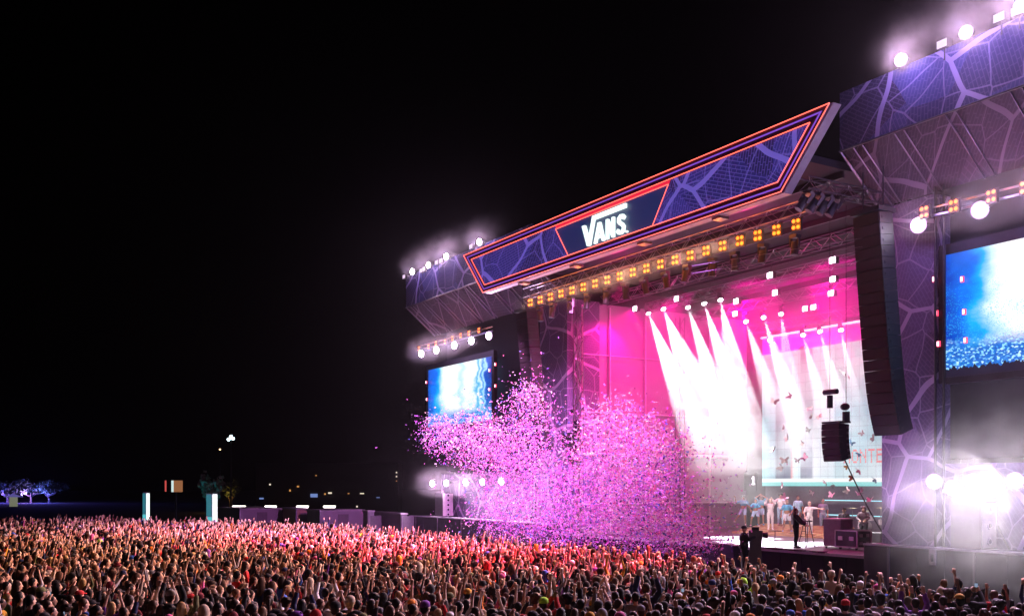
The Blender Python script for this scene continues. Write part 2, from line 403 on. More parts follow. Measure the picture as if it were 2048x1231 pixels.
MB().box(-9.8, 10.2, Y_BACK, Y_BACK + 0.2, 4.3, 13.0).build('picture', M_bled, bs)
MB().box(-9.8, 10.2, Y_BACK + 0.02, Y_BACK + 0.25, 13.004, 14.1).build('header', mat('header_cloth', (0.5, 0.42, 0.55), 0.8), bs)
MB().box(-9.9, 10.3, Y_BACK - 0.05, Y_BACK + 0.1, 14.104, 14.2).build('light_strip', emis('strip_white', (1, .9, 1), 2.0), bs)
MB().box(-9.8, 10.2, Y_BACK + 0.3, Y_BACK + 0.4, Z_MAIN, 4.29).build('plinth_wall', mat('plinth_grey', (0.12, 0.12, 0.15), 0.8), bs)
for z in (2.5, 3.4):
    MB().box(-4.6, 10.2, Y_BACK - 0.02, Y_BACK + 0.06, z, z + 0.06).build('step_light', emis('strip_cyan', (.4, .9, 1), 1.2), bs)
# red pixel lettering on the screen
PIX = {'M': ['10001', '11011', '10101', '10001', '10001', '10001'], 'O': ['01110', '10001', '10001', '10001', '10001', '01110'],
       'N': ['10001', '11001', '10101', '10011', '10001', '10001'], 'T': ['11111', '00100', '00100', '00100', '00100', '00100'],
       'E': ['11111', '10000', '11110', '10000', '10000', '11111'], '1': ['0110', '1110', '0110', '0110', '0110', '1111']}
x = -2.95
for ch in 'MONTE':
    mb = MB()
    for j, row in enumerate(PIX[ch]):
        for i, c in enumerate(row):
            if c == '1': mb.box(x + i * 0.095, x + i * 0.095 + 0.08, Y_BACK - 0.02, Y_BACK - 0.006, 6.5 - j * 0.14 - 0.11, 6.5 - j * 0.14)
    mb.build('letter', emis('led_red', (1, .16, .15), 0.8), bs); x += 0.60
pn = thing('number_panel', (-11.2, 48.3, 4.1), 'narrow dark panel with a white figure one beside the dancers', 'panel')
MB().box(-11.35, -10.2, 48.36, 48.44, 4.0, 5.2).build('board', M_black, pn)
mb = MB()
for j, row in enumerate(PIX['1']):
    for i, c in enumerate(row):
        if c == '1': mb.box(-10.6 + i * .07, -10.6 + i * .07 + .07, 48.33, 48.35, 4.95 - (j + 1) * .095, 4.95 - j * .095)
mb.build('figure', emis('strip_white', (1, .9, 1), 2.0), pn)

# ---- side screens
def side_led(n, l):
    tc = n.new('ShaderNodeTexCoord'); s = n.new('ShaderNodeSeparateXYZ'); l.new(tc.outputs['Generated'], s.inputs[0])
    x, z = s.outputs[0], s.outputs[2]
    wob = n.new('ShaderNodeTexNoise'); wob.inputs['Scale'].default_value = 5; wob.inputs['Detail'].default_value = 4; l.new(tc.outputs['Generated'], wob.inputs['Vector'])
    sx = mathn(n, l, 'ADD', x, mathn(n, l, 'MULTIPLY', mathn(n, l, 'SUBTRACT', wob.outputs['Fac'], 0.5), 0.30))
    base = ramp(n, l, sx, [(0.0, (.0, .05, .5)), (.10, (.0, .16, .85)), (.17, (.0, .42, .95)), (.24, (.62, .85, 1)), (.30, (1, 1, 1)), (.47, (.98, 1, 1)), (.55, (.55, .8, .92)), (.62, (1, 1, 1)),
                           (.76, (.85, .95, 1)), (.80, (.02, .42, .75)), (.84, (.75, .95, 1)), (.87, (.0, .25, .75)), (.90, (.5, .85, 1)), (.93, (.0, .1, .6)), (1, (.0, .02, .3))])
    sp = n.new('ShaderNodeTexVoronoi'); sp.inputs['Scale'].default_value = 95; l.new(tc.outputs['Generated'], sp.inputs['Vector'])
    sg = n.new('ShaderNodeTexNoise'); sg.inputs['Scale'].default_value = 5; sg.inputs['Detail'].default_value = 4; l.new(tc.outputs['Generated'], sg.inputs['Vector'])
    dots = mathn(n, l, 'LESS_THAN', sp.outputs['Distance'], mathn(n, l, 'MULTIPLY', sg.outputs['Fac'], mathn(n, l, 'SUBTRACT', 1.15, z)))
    c1 = n.new('ShaderNodeMixRGB'); l.new(mathn(n, l, 'MULTIPLY', dots, 0.55), c1.inputs[0]); l.new(base, c1.inputs[1]); c1.inputs[2].default_value = (.05, .5, .85, 1)
    # lower part: deep blue with pale flecks
    low = ramp(n, l, mathn(n, l, 'ADD', z, mathn(n, l, 'MULTIPLY', mathn(n, l, 'SUBTRACT', wob.outputs['Fac'], .5), .12)), [(0.0, (1, 1, 1)), (.2, (1, 1, 1)), (.31, (0, 0, 0)), (1, (0, 0, 0))])
    fl = ramp(n, l, sp.outputs['Color'], [(0.0, (.0, .06, .5)), (.62, (.0, .2, .75)), (.75, (.3, .75, 1)), (1, (.8, .95, 1))])
    c2 = n.new('ShaderNodeMixRGB'); l.new(low, c2.inputs[0]); l.new(c1.outputs[0], c2.inputs[1]); l.new(fl, c2.inputs[2])
    # crowd silhouettes along the bottom
    cr = n.new('ShaderNodeTexNoise'); cr.inputs['Scale'].default_value = 38; cr.inputs['Detail'].default_value = 2
    cx = n.new('ShaderNodeCombineXYZ'); l.new(x, cx.inputs[0]); l.new(cx.outputs[0], cr.inputs['Vector'])
    sil = mathn(n, l, 'LESS_THAN', z, mathn(n, l, 'MULTIPLY', cr.outputs['Fac'], 0.14))
    c3 = n.new('ShaderNodeMixRGB'); l.new(sil, c3.inputs[0]); l.new(c2.outputs[0], c3.inputs[1]); c3.inputs[2].default_value = (.004, .004, .02, 1)
    return c3.outputs[0]
M_sled, b2 = led_material('side_screen_picture', side_led); b2.inputs['Emission Strength'].default_value = 1.15
def side_screen(x0, x1, label):
    t = thing('video_screen', ((x0 + x1) / 2, Y_PIL, 8.5), label, 'screen')
    MB().box(x0, x1, Y_PIL + 0.02, Y_PIL + 0.25, 8.5, 13.2).build('picture', M_sled, t)
    MB().box(x0 - .3, x1 + .3, Y_PIL + 0.0, Y_PIL + 0.3, 13.204, 13.6).build('frame_top', M_dsteel, t)
    MB().box(x0 - .3, x0 - .004, Y_PIL + 0.0, Y_PIL + 0.3, 8.3, 13.2).build('frame_side', M_dsteel, t)
    MB().box(x1 + .004, x1 + .3, Y_PIL + 0.0, Y_PIL + 0.3, 8.3, 13.2).build('frame_side', M_dsteel, t)
    MB().box(x0, x1, Y_PIL + 0.0, Y_PIL + 0.3, 8.25, 8.496).build('frame_bottom', M_dsteel, t)
    return t
side_screen(14.45, 22.6, 'large screen of blue and white spray beside the line array')
side_screen(-30.7, -20.8, 'screen of white and blue stripes hanging above the confetti')
# small red marker lamps flanking the screens
def marker(p, label):
    t = thing('marker_lamp', p, label, 'marker lamp', 'small red-rimmed marker lamps by the screens')
    p = Vector(p)
    MB().box(p.x - .06, p.x + .06, p.y, p.y + .08, p.z - .11, p.z + .11).build('housing', emis('marker_red', (1, .05, .12), 1.6), t)
    MB().box(p.x - .035, p.x + .035, p.y - .02, p.y - .004, p.z - .08, p.z + .08).build('lens', emis('marker_pale', (1, .75, .85), 4), t)
for px, py in ((1867, 558), (1872, 626), (1876, 687)): marker(at(px, py, 33.8), 'small red-rimmed marker lamp up the edge of the blue spray screen')
for px, py in ((1923, 558), (1927, 623), (1930, 680)): marker(at(px, py, 33.85), 'small marker lamp hung in front of the blue spray screen')
for px, py in ((852, 764), (853, 798), (990, 728), (990, 771), (978, 740), (978, 778)): marker(at(px, py, 33.8), 'small red-rimmed marker lamp flanking the striped screen')

# ================================================================== the sign over the stage
YS = 28.3
sg = thing('stage_sign', (0, YS, 15.4), 'long slanted-end sign with red neon outlines and glowing white lettering', 'sign')
TOP, BOT, ZT, ZB = 14.0, 11.6, 18.1, 15.45
def trap(i):            # inset outline
    f = (TOP - BOT) / (ZT - ZB); s = math.sqrt(1 + f * f)
    z1, z0 = ZT - i, ZB + i
    h = lambda z: BOT + f * (z - ZB) - i * s
    return [(-h(z1), z1), (h(z1), z1), (h(z0), z0), (-h(z0), z0)]
MB().prism(trap(0.0), YS, YS + 0.42).build('body', mat('sign_body', (0.30, 0.26, 0.34), 0.5), sg)
M_frm = mat('sign_frame', (0.10, 0.012, 0.09), 0.5)
def ring(o, i, y0, y1):
    mb = MB(); a, b = trap(o), trap(i)
    for k in range(4):
        q = [a[k], a[(k + 1) % 4], b[(k + 1) % 4], b[k]]
        mb.prism(q, y0, y1)
    return mb
ring(0.03, 0.42, YS - 0.10, YS - 0.002).build('frame', M_frm, sg)
ring(0.19, 0.245, YS - 0.125, YS - 0.102).build('violet_strip', emis('neon_violet', (.30, .10, .85), 0.75), sg)
NEON = emis('neon_salmon', (1.0, 0.115, 0.08), 3.0)
def tube_loop(pts, y, r, name):
    mb = MB(); p = [Vector((x, y, z)) for x, z in pts]
    for a, b in zip(p, p[1:] + p[:1]): mb.tube(a, b, r, n=6)
    mb.build(name, NEON, sg)
tube_loop(trap(0.03), YS - 0.13, 0.018, 'neon_outer'); tube_loop(trap(0.44), YS - 0.12, 0.018, 'neon_inner')
# map panels and name panel
zt, zb = ZT - 0.5, ZB + 0.5 - 0.22
pl = trap(0.46)
f = (TOP - BOT) / (ZT - ZB)
cl_t, cl_b, cr_t, cr_b = -4.05, -2.85, 5.05, 3.85
z1, z0 = pl[0][1], pl[2][1]
MB().prism([pl[0], (cl_t - .02, z1), (cl_b - .02, z0), pl[3]], YS - 0.06, YS - 0.004).build('map_panel', M_fabs, sg)
MB().prism([(cr_t + .02, z1), pl[1], pl[2], (cr_b + .02, z0)], YS - 0.06, YS - 0.004).build('map_panel', M_fabs, sg)
MB().prism([(cl_t, z1 - .16), (cr_t - .07, z1 - .16), (cr_b, z0), (cl_b, z0)], YS - 0.062, YS - 0.004).build('name_panel', emis('navy_panel_glow', (0.004, 0.022, 0.12), 0.8), sg)  # light on the navy panel is put in as emission
MB().prism([(cl_t, z1), (cr_t, z1), (cr_t - .07, z1 - .14), (cl_t + .07, z1 - .14)], YS - 0.07, YS - 0.004).build('red_strip', emis('strip_red', (.9, .01, .06), 0.9), sg)
tube_loop([(cl_t + .05, z1 - .16), (cr_t - .1, z1 - .16), (cr_b, z0), (cl_b, z0)], YS - 0.09, 0.017, 'neon_name')
LW = emis('letter_white', (.80, 1.0, .95), 1.5, True)
ox, oz = -1.45, 15.98
def lt(polys, name):
    mb = MB()
    for p in polys: mb.prism([(ox + x, oz + z) for x, z in p], YS - 0.24, YS - 0.12)
    mb.build(name, LW, sg)
lt([[(0, 1.06), (.24, 1.06), (.56, .36), (.88, 1.36), (3.5, 1.36), (3.5, 1.16), (1.02, 1.16), (.66, 0), (.44, 0)]], 'letter_v')
lt([[(1.0, 0), (1.17, 0), (1.42, .70), (1.42, .94), (1.33, .94)], [(1.42, .70), (1.67, 0), (1.84, 0), (1.51, .94), (1.42, .94)], [(1.25, .20), (1.59, .20), (1.545, .33), (1.295, .33)]], 'letter_a')
lt([[(1.98, 0), (1.98, .94), (2.14, .94), (2.44, .38), (2.44, .94), (2.60, .94), (2.60, 0), (2.45, 0), (2.14, .56), (2.14, 0)]], 'letter_n')
S = [(3.38, .70), (3.27, .83), (3.10, .85), (2.96, .76), (2.95, .64), (3.06, .53), (3.22, .44), (3.33, .32), (3.30, .17), (3.16, .09), (2.96, .11), (2.84, .24)]
sp = []
for k in range(len(S)):
    a = Vector(S[max(0, k - 1)]); b = Vector(S[min(len(S) - 1, k + 1)]); d = (b - a).normalized(); nn = Vector((-d.y, d.x)) * 0.085
    sp.append((Vector(S[k]) + nn, Vector(S[k]) - nn))
lt([[(*sp[k][0],), (*sp[k + 1][0],), (*sp[k + 1][1],), (*sp[k][1],)] for k in range(len(S) - 1)], 'letter_s')
lt([[(3.52, 0), (3.6, 0), (3.6, .08), (3.52, .08)]], 'letter_dot')
# brackets under the sign
for xb in (-8, -3, 2.5, 7.5):
    MB().box(xb, xb + .5, YS + .1, YS + .6, ZB - .1, ZB - .004).build('bracket', M_steel, sg)
# ================================================================== lamps
M_house = mat('lamp_housing', (0.03, 0.03, 0.035), 0.5)
LENS = emis('lens_white', (1, .94, 1), 40)
AMB = emis('lens_amber', (1, .14, .012), 4.2)
def blinder(p, label, group, col=(1, .84, 1), power=900, r=.28, kind='SPOT', target=None, angle=130, lens=LENS, face=(.35, -1, -.1), spill=.025):
    p = Vector(p); t = thing('flood_lamp', p, label, 'lamp', group)
    d = Vector(face).normalized()
    MB().tube(p + d * .0, p - d * .35, r * 1.12, r * .7, n=12).build('housing', M_house, t)
    ln = MB().tube(p + d * .03, p + d * .014, r, r * .9, n=18); ln.build('lens', lens, t)
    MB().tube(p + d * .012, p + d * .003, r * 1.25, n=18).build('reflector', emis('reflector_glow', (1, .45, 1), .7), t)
    MB().tube(p + Vector((-r * 1.3, .1, 0)), p + Vector((r * 1.3, .1, 0)), .02).build('yoke', M_house, t)
    light('SPOT', p + d * .12, power, col, (p + d * 3 + Vector((.9, 0, -.75))) if target is None else target, angle, .7, .12, t)
    light('POINT', p + d * .9, power * spill, (.50, .34, 1), None, radius=.2, parent=t)
    return t
WH = (1.0, .62, 1.0)
for px, py, pw in ((825, 543, 2200), (857, 530, 2600), (893, 513, 2600), (959, 484, 3800)):
    blinder(at(px, py, 31.2), 'dazzling white floodlight along the roof edge above the striped screen', 'floodlights on the roof edge', WH, pw, .2)
for px, py in ((1802, 120), (1932, 65), (2042, 12)):
    blinder(at(px, py, 31.2), 'dazzling white floodlight along the roof edge above the blue spray screen', 'floodlights on the roof edge', WH, 6500, .2)
M_flag = mat('lamp_door_white', (0.8, 0.78, 0.8), 0.4)
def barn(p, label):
    p = Vector(p); t = thing('unlit_floodlight', p, label, 'lamp', 'small unlit floodlights on the roof edge')
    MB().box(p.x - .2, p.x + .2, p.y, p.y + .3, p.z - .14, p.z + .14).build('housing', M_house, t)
    MB().box(p.x - .19, p.x + .19, p.y - .03, p.y - .004, p.z - .13, p.z + .13).build('reflector', emis('painted_reflector_glow', (.9, .7, .95), .9), t)  # lamp is unlit; emission paints in the light its reflector catches
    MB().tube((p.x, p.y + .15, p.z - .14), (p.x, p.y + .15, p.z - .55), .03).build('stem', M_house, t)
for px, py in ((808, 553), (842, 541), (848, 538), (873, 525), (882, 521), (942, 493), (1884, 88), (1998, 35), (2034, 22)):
    barn(at(px, py, 31.35), 'small unlit floodlight with painted-on reflector glow, turned aside on the roof edge')
for px, py in ((843, 707), (873, 700), (909, 690), (943, 681), (978, 671)):
    blinder(at(px, py, 32.8), 'dazzling white floodlight in the row above the striped screen', 'floodlights above the screens', WH, 2600, .24)
for px, py in ((1837, 450), (1960, 420), (2085, 388)):
    blinder(at(px, py, 32.8), 'dazzling white floodlight in the row above the blue spray screen', 'floodlights above the screens', WH, 5500, .26)
for px, py in ((865, 966), (893, 965), (932, 964), (965, 963), (1003, 962)):
    blinder(at(px, py, 33.6), 'dazzling white floor lamp under the striped screen', 'lamps low on the wings', WH, 6500, .22, angle=165, spill=.004)
for px, py in ((1868, 962), (1905, 975), (1945, 962), (1985, 970), (2030, 960)):
    blinder(at(px, py, 33.6), 'dazzling white lamp glaring through smoke under the blue spray screen', 'lamps low on the wings', (1, .86, .95), 2800, .25)
for p0, p1, lb in ((at(838, 700, 33.0), at(985, 662, 33.0), 'slim lamp bar above the striped screen'), (at(1830, 440, 33.0), at(2060, 383, 33.0), 'slim lamp bar above the blue spray screen')):
    t = thing('lamp_bar', p0, lb, 'bar'); MB().tube(p0, p1, .05).build('pipe', M_steel, t)
    MB().tube(p0 + Vector((0, 0, .3)), p1 + Vector((0, 0, .3)), .04).build('upper_pipe', M_steel, t)

def quad_blinder(name='amber_blinder'):
    t = thing(name, (0, 0, 0), 'amber', 'lamp', 'amber four-lamp blinders')
    MB().box(-.21, .21, 0, .16, -.26, .26).build('housing', M_house, t)
    for i in (-1, 1):
        for j in (-1, 1):
            MB().tube((i * .1, -.02, j * .13), (i * .1, -.004, j * .13), .075, n=10).build('bulb', AMB, t)
    MB().tube((-.26, .08, .26), (.26, .08, .26), .018).build('yoke', M_house, t)
    return t
qb = quad_blinder(); first = True
def put_amber(p, label, group, power, rz=0.0, s=1.0, col=(1, .55, .38)):
    global first
    o = qb if first else copy_tree(qb); first = False
    o.location = p; o.rotation_euler.z = rz; o.scale = (s, s, s); o['label'] = label; o['group'] = group
    ld = light('SPOT', Vector(p) + Vector((0, -.2, 0)), power, col, Vector(p) + Vector((-.4, -3, -1.9)), 104, .8, .1)
    light('POINT', Vector(p) + Vector((.05, -.35, 0)), 26 * s * s, (1, .20, .01), None, radius=.12)
    return o
for k in range(20):
    x = -10.2 + k * (20.3 / 19)
    put_amber(Vector((x, 30.55, 14.9)), 'amber four-lamp blinder in the long row under the sign', 'amber blinders under the sign', 5200, rz=.25)
for px, py in ((838, 697), (857, 693), (872, 686), (890, 683), (905, 676), (921, 671), (938, 666), (958, 660)):
    put_amber(at(px, py, 32.75), 'small amber four-lamp blinder above the striped screen', 'amber blinders above the screens', 12, s=.8)
for px, py in ((1848, 424), (1907, 411), (1982, 392), (2050, 374)):
    put_amber(at(px, py, 32.7), 'amber four-lamp blinder above the blue spray screen', 'amber blinders above the screens', 20)

# moving heads
def moving_head():
    t = thing('moving_head', (0, 0, 0), 'mh', 'lamp', 'moving head lamps')
    MB().box(-.2, .2, -.14, .14, -.14, 0).build('base', M_house, t)
    MB().box(-.24, -.19, -.06, .06, -.5, -.14).build('arm', M_house, t); MB().box(.19, .24, -.06, .06, -.5, -.14).build('arm', M_house, t)
    h = MB().tube((0, 0, -.28), (0, 0, -.82), .13, .17, n=12).build('head', M_house, t, smooth=False)
    return t
mh = moving_head(); mfirst = True
def put_head(p, label, group, lean=(0, 0)):
    global mfirst
    o = mh if mfirst else copy_tree(mh); mfirst = False
    o.location = p; o.rotation_euler = (lean[0], lean[1], 0); o['label'] = label; o['group'] = group
    return o
for k in range(13):
    put_head(Vector((-9.7 + k * 1.6 + rnd.uniform(-.25, .25), 30.9, 14.6)), 'dark moving head lamp hanging below the amber row', 'moving heads under the amber row', (rnd.uniform(-.2, .2), rnd.uniform(-.15, .15)))

def beam(px, py, Y, target, power, angle, col=(1, .95, 1), grp='white beam lamps', label='beam lamp throwing a white shaft down to the dancers', r=.13):
    p = at(px, py, Y); tg = Vector(target); d = (tg - p).normalized()
    t = thing('beam_lamp', p, label, 'lamp', grp)
    MB().tube(p - d * .5, p - d * .02, .12, .17, n=12).build('head', M_house, t)
    MB().tube(p - d * .015, p, r, n=14).build('lens', emis('lens_beam', (1, .97, 1), 60), t)
    MB().box(p.x - .16, p.x + .16, p.y - .1, p.y + .1, p.z + .45, p.z + .6).build('base', M_house, t)
    light('SPOT', p + d * .03, power, col, tg, angle, .25, .03, t)
BT = atz(1560, 1085, Z_MAIN)
def dk(px, py): return atz(px, py, Z_MAIN)
for px, py, Y, tg, pw, an in (
        (1297, 627, 38, dk(1480, 1075), 15000, 15), (1327, 618, 38, dk(1520, 1085), 15000, 17), (1376, 615, 38.2, dk(1535, 1085), 11000, 12),
        (1409, 607, 38.4, dk(1560, 1085), 11000, 12), (1441, 600, 38.6, dk(1540, 1090), 14000, 14),
        (1492, 643, 43.6, dk(1640, 1086), 5200, 11), (1527, 635, 43.6, dk(1680, 1086), 5200, 11), (1562, 628, 43.6, dk(1620, 1086), 5200, 12),
        (1540, 680, 46, dk(1660, 1086), 2600, 10), (1606, 670, 46, dk(1720, 1086), 3600, 10), (1640, 663, 46, dk(1760, 1086), 3600, 11), (1682, 660, 46, dk(1770, 1086), 2600, 9)):
    beam(px, py, Y, tg, pw * (15 if Y < 40 else 16), an + (1 if Y < 40 else 0))

for p_, tg_, pw_ in (((3, 31.2, 14.4), (-3.5, 43, 2.5), 12000), ((9, 31.2, 14.4), (6, 38.5, 6.6), 13000), ((-2, 31.2, 14.4), (1, 37, 7), 9000)):
    light('SPOT', p_, pw_, (1, .93, .86), tg_, 17 if tg_[2] < 5 else 34, .6, .1, rf)            # front key light on the performers
WASH = emis('lens_wash', (1, .80, .98), 12)
def wash(px, py, Y, power, target, col=(1, .0, .30)):
    p = at(px, py, Y); t = thing('wash_lamp', p, 'square wash lamp glowing pink in the magenta haze', 'lamp', 'square wash lamps in the roof')
    MB().box(p.x - .2, p.x + .2, p.y, p.y + .25, p.z - .16, p.z + .16).build('housing', M_house, t)
    MB().box(p.x - .18, p.x + .18, p.y - .02, p.y - .004, p.z - .14, p.z + .14).build('lens', WASH, t)
    MB().tube((p.x, p.y + .1, p.z + .16), (p.x, p.y + .1, p.z + .6), .025).build('clamp', M_house, t)
    if power: light('SPOT', p + Vector((0, -.15, -.05)), power * 4, col, target, 120, .6, .15, t)
for px, py, Y, pw in ((1353, 597, 38, 500), (1270, 617, 38, 500), (1540, 550, 38, 400), (1550, 585, 41, 500), (1472, 602, 41, 500), (1470, 627, 42, 0), (1665, 520, 38, 500), (1665, 558, 41, 500),
                      (1662, 586, 43, 400), (1610, 617, 45, 400), (1627, 614, 45, 0)):
    wash(px, py, Y, pw, at(px - 60, py + 160, Y - 2))
light('SPOT', (10.5, 35.2, 14.5), 5000, (1, .0, .3), (8.5, 40, 2), 32, .7, .15, rf)
# magenta floods aimed at the side drape, back wall and the confetti
MAG = (1, .0, .34)
for y in (37, 40, 43, 46):
    light('SPOT', (-3.5, y, 15.0), 2600, MAG, (-11.7, y + .5, 11.5), 75, .9, .2, rf)
for x in (-7, 0, 7):
    light('SPOT', (x, 42.5, 15.2), 16000, MAG, (x, 49, 15.4), 120, .8, .2, rf)

# ================================================================== haze
def volume_box(name, b, dens, col=(1, 1, 1), aniso=0.2):
    m = bpy.data.materials.new(name + '_air'); m.use_nodes = True; n = m.node_tree.nodes; l = m.node_tree.links
    n.remove(n['Principled BSDF']); v = n.new('ShaderNodeVolumePrincipled')
    v.inputs['Color'].default_value = (*col, 1); v.inputs['Density'].default_value = dens; v.inputs['Anisotropy'].default_value = aniso
    l.new(v.outputs[0], n['Material Output'].inputs['Volume'])
    return tag(MB().box(*b).build(name, m), kind='stuff')
volume_box('haze', (-260, 60, -20, 260, -1, 21.3), 0.00003, aniso=0.85)
for z0, z1, dn in ((10.5, 15.3, .028), (8.8, 10.49, .024), (7.4, 8.79, .018), (6.2, 7.39, .013), (5.2, 6.19, .009), (4.9, 5.19, .006), (3.4, 4.89, .0035), (Z_MAIN + .02, 3.39, .0010)):
    volume_box('stage_smoke', (-11.3, 11.3, 35.0, 48.3, z0, z1), dn, aniso=0.25)
# ================================================================== line arrays, speakers, stage gear
M_cab = mat('speaker_black', (0.008, 0.008, 0.012), 0.55, 0, 0.3, 9)
M_grille = mat('speaker_grille', (0.010, 0.010, 0.015), 0.7, 0, 0.4, 60)
def line_array(x0, x1, label, n=20, ztop=14.8, y0=31.5):
    xc = (x0 + x1) / 2; w = (x1 - x0) / 2
    t = thing('line_array', (xc, y0, ztop), label, 'speaker array', 'main line arrays')
    MB().box(x0 - .05, x1 + .05, y0 - .1, y0 + .9, ztop + .05, ztop + .22).build('bumper', M_dsteel, t)
    for xx in (x0 + .15, x1 - .15):
        MB().tube((xx, y0 + .4, ztop + .2), (xx, y0 + .4, 16.6), .03).build('chain', M_dsteel, t)
    p = Vector((xc, y0, ztop)); a = 0.09; h = 0.43
    for k in range(n):
        a += 0.002 + (0.012 if k > 11 else 0) + (0.030 if k > 15 else 0)
        d = Vector((0, math.sin(a), -math.cos(a))); back = Vector((0, math.cos(a), math.sin(a)))
        M = Matrix.Translation(p + d * (h / 2) + back * .38) @ Matrix.Rotation(a, 4, 'X')
        c = MB().obox(M, w, .38, h / 2 - .008).build('cabinet', M_cab, t)
        MB().obox(Matrix.Translation(p + d * (h / 2) - back * .012) @ Matrix.Rotation(a, 4, 'X'), w - .03, .01, h / 2 - .022).build('grille', M_grille, c)
        q = Matrix.Translation(p + d * (h / 2) + back * .2 + Vector((w + .012, 0, 0))) @ Matrix.Rotation(a, 4, 'X')
        MB().obox(q, .01, .09, .05).build('rigging_plate', M_dsteel, c)
        p = p + d * h
    return t
line_array(12.15, 13.4, 'tall black curved line array hanging beside the blue spray screen')
line_array(-13.4, -12.15, 'tall black curved line array hanging behind the confetti')

def small_array(p, label, cable_to):
    p = Vector(p); t = thing('hanging_speaker', p, label, 'speaker array', 'small hanging side arrays')
    a = -0.12; q = p.copy()
    for k in range(6):
        a += 0.06
        d = Vector((0, math.sin(a), -math.cos(a))); bk = Vector((0, math.cos(a), math.sin(a)))
        M = Matrix.Translation(q + d * .14 + bk * .3) @ Matrix.Rotation(a, 4, 'X')
        c = MB().obox(M, .5, .3, .13).build('cabinet', M_cab, t)
        MB().obox(Matrix.Translation(q + d * .14 - bk * .01) @ Matrix.Rotation(a, 4, 'X'), .47, .008, .11).build('grille', M_grille, c)
        MB().obox(Matrix.Translation(q + d * .14 + bk * .5 + Vector((.515, 0, 0))) @ Matrix.Rotation(a, 4, 'X'), .012, .07, .05).build('rigging_plate', M_steel, c)
        q = q + d * .28
    MB().box(p.x - .5, p.x + .5, p.y, p.y + .7, p.z + .01, p.z + .09).build('bumper', M_dsteel, t)
    MB().tube((p.x - .3, p.y + .3, p.z + .1), (p.x - .3, p.y + .3, 16.5), .012, n=4).build('wire', M_dsteel, t)
    MB().tube((p.x + .42, p.y + .5, p.z + .1), (p.x + .42, p.y + .5, 16.5), .012, n=4).build('wire', M_dsteel, t)
    MB().tube((p.x - .3, p.y + .3, p.z + .7), (p.x - .3, p.y + .3, p.z + 1.25), .13, n=10).build('chain_bag', M_cab, t)
    MB().tube((p.x - .62, p.y + .3, p.z + 1.4), (p.x + .1, p.y + .3, p.z + 1.4), .12, n=10).build('hoist_motor', M_cab, t)
    MB().tube((p.x + .42, p.y + .5, p.z + .05), (p.x + .42, p.y + .5, p.z + .5), .16, n=10).build('chain_bag', M_cab, t)
    MB().ell((p.x + .36, p.y + .5, p.z + .72), (.22, .18, .16)).build('hoist_motor', M_cab, t)
    c = Vector(cable_to); s0 = p + Vector((.3, .5, -1.5))
    MB().path([s0.lerp(c, k / 6) + Vector((0, 0, -.25 * math.sin(math.pi * k / 6))) for k in range(7)], .03).build('cable', M_cab, t)
    return t
small_array(at(1661, 846, 34.2), 'small speaker array hanging in front of the pale screen on wires', (10.2, 36.5, Z_MAIN))
small_array(at(1133, 868, 34.0), 'small speaker array hanging among the confetti', (-11.2, 35, Z_MAIN))
# two taut wires from the sign to the array
for dz in (0, -.33):
    w = thing('stay_wire', (12, 31, 14), 'thin taut wire stretched from the roof to the line array by the blue screen', 'wire', 'stay wires')
    MB().tube((12.7, 31.4, 13.9 + dz), (5.0, 29.5, 14.05 + dz), .012, n=4).build('strand', M_steel, w)

def floor_speaker(x, label, horns, s=1.0, rz=0):
    t = thing('floor_speaker', (x, 33.75, Z_WING + .02), label, 'speaker', 'speakers on the wing decks')
    h = 1.75 * s; w = .62 * s
    c = MB().box(-w, w, -.4, .5, 0.02, h).build('cabinet', mat('speaker_grey', (.10, .095, .09), .7), t, loc=(0, 0, 0))
    MB().box(w + .004, w + .03, -.36, .46, .06, h - .04).build('side_plate', mat('speaker_plate', (.6, .58, .52), .5), t, loc=(0, 0, 0))
    for k in range(horns):
        z = h * (k + .5) / horns
        MB().tube((w + .031, .05, z), (w + .06, .05, z), .16 * s, .13 * s, n=12).build('horn', mat('horn_pale', (.7, .68, .64), .4), t, loc=(0, 0, 0))
        MB().tube((w + .061, .05, z), (w + .066, .05, z), .085 * s, n=10).build('horn_throat', M_cab, t, loc=(0, 0, 0))
    for sx in (-1, 1):
        MB().tube((sx * (w + .05), .5, h * .5), (sx * (w + .45), .6, 0.02), .03).build('brace', M_dsteel, t, loc=(0, 0, 0))
    t.rotation_euler.z = rz
    return t
floor_speaker(at(1945, 1080, 33.75).x, 'speaker cabinet with pale round horns standing under the glaring lamps', 3)
floor_speaker(at(887, 1018, 33.75).x, 'speaker cabinet with pale side standing on the wing near the confetti', 5)

# flight case
fc = thing('flight_case', at(1706, 1096, 36.7), 'dark flight case with metal edges and catches near the stage edge', 'case')
fc.location.z = Z_MAIN
M_case = mat('case_ply', (.035, .028, .05), .5); M_alu = mat('case_edge', (.55, .52, .56), .35, .7)
W, D, H = .62, .45, .86
MB().box(-W, W, -D, D, .12, H).build('shell', M_case, fc, loc=(0, 0, 0))
for x in (-W, W):
    for y in (-D, D): MB().box(x - .03, x + .03, y - .03, y + .03, .11, H + .01).build('edge', M_alu, fc, loc=(0, 0, 0))
for z in (.12, H):
    for y in (-D, D): MB().box(-W + .031, W - .031, y - .028, y + .028, z - .028, z + .028).build('edge', M_alu, fc, loc=(0, 0, 0))
    for x in (-W, W): MB().box(x - .028, x + .028, -D + .031, D - .031, z - .028, z + .028).build('edge', M_alu, fc, loc=(0, 0, 0))
for x in (-.32, .3): MB().box(x - .12, x + .12, -D - .03, -D - .004, .42, .6).build('catch', M_alu, fc, loc=(0, 0, 0))
for y in (-.22, .22):
    for z in (.3, .65): MB().box(W + .004, W + .03, y - .09, y + .09, z - .07, z + .07).build('catch', M_alu, fc, loc=(0, 0, 0))
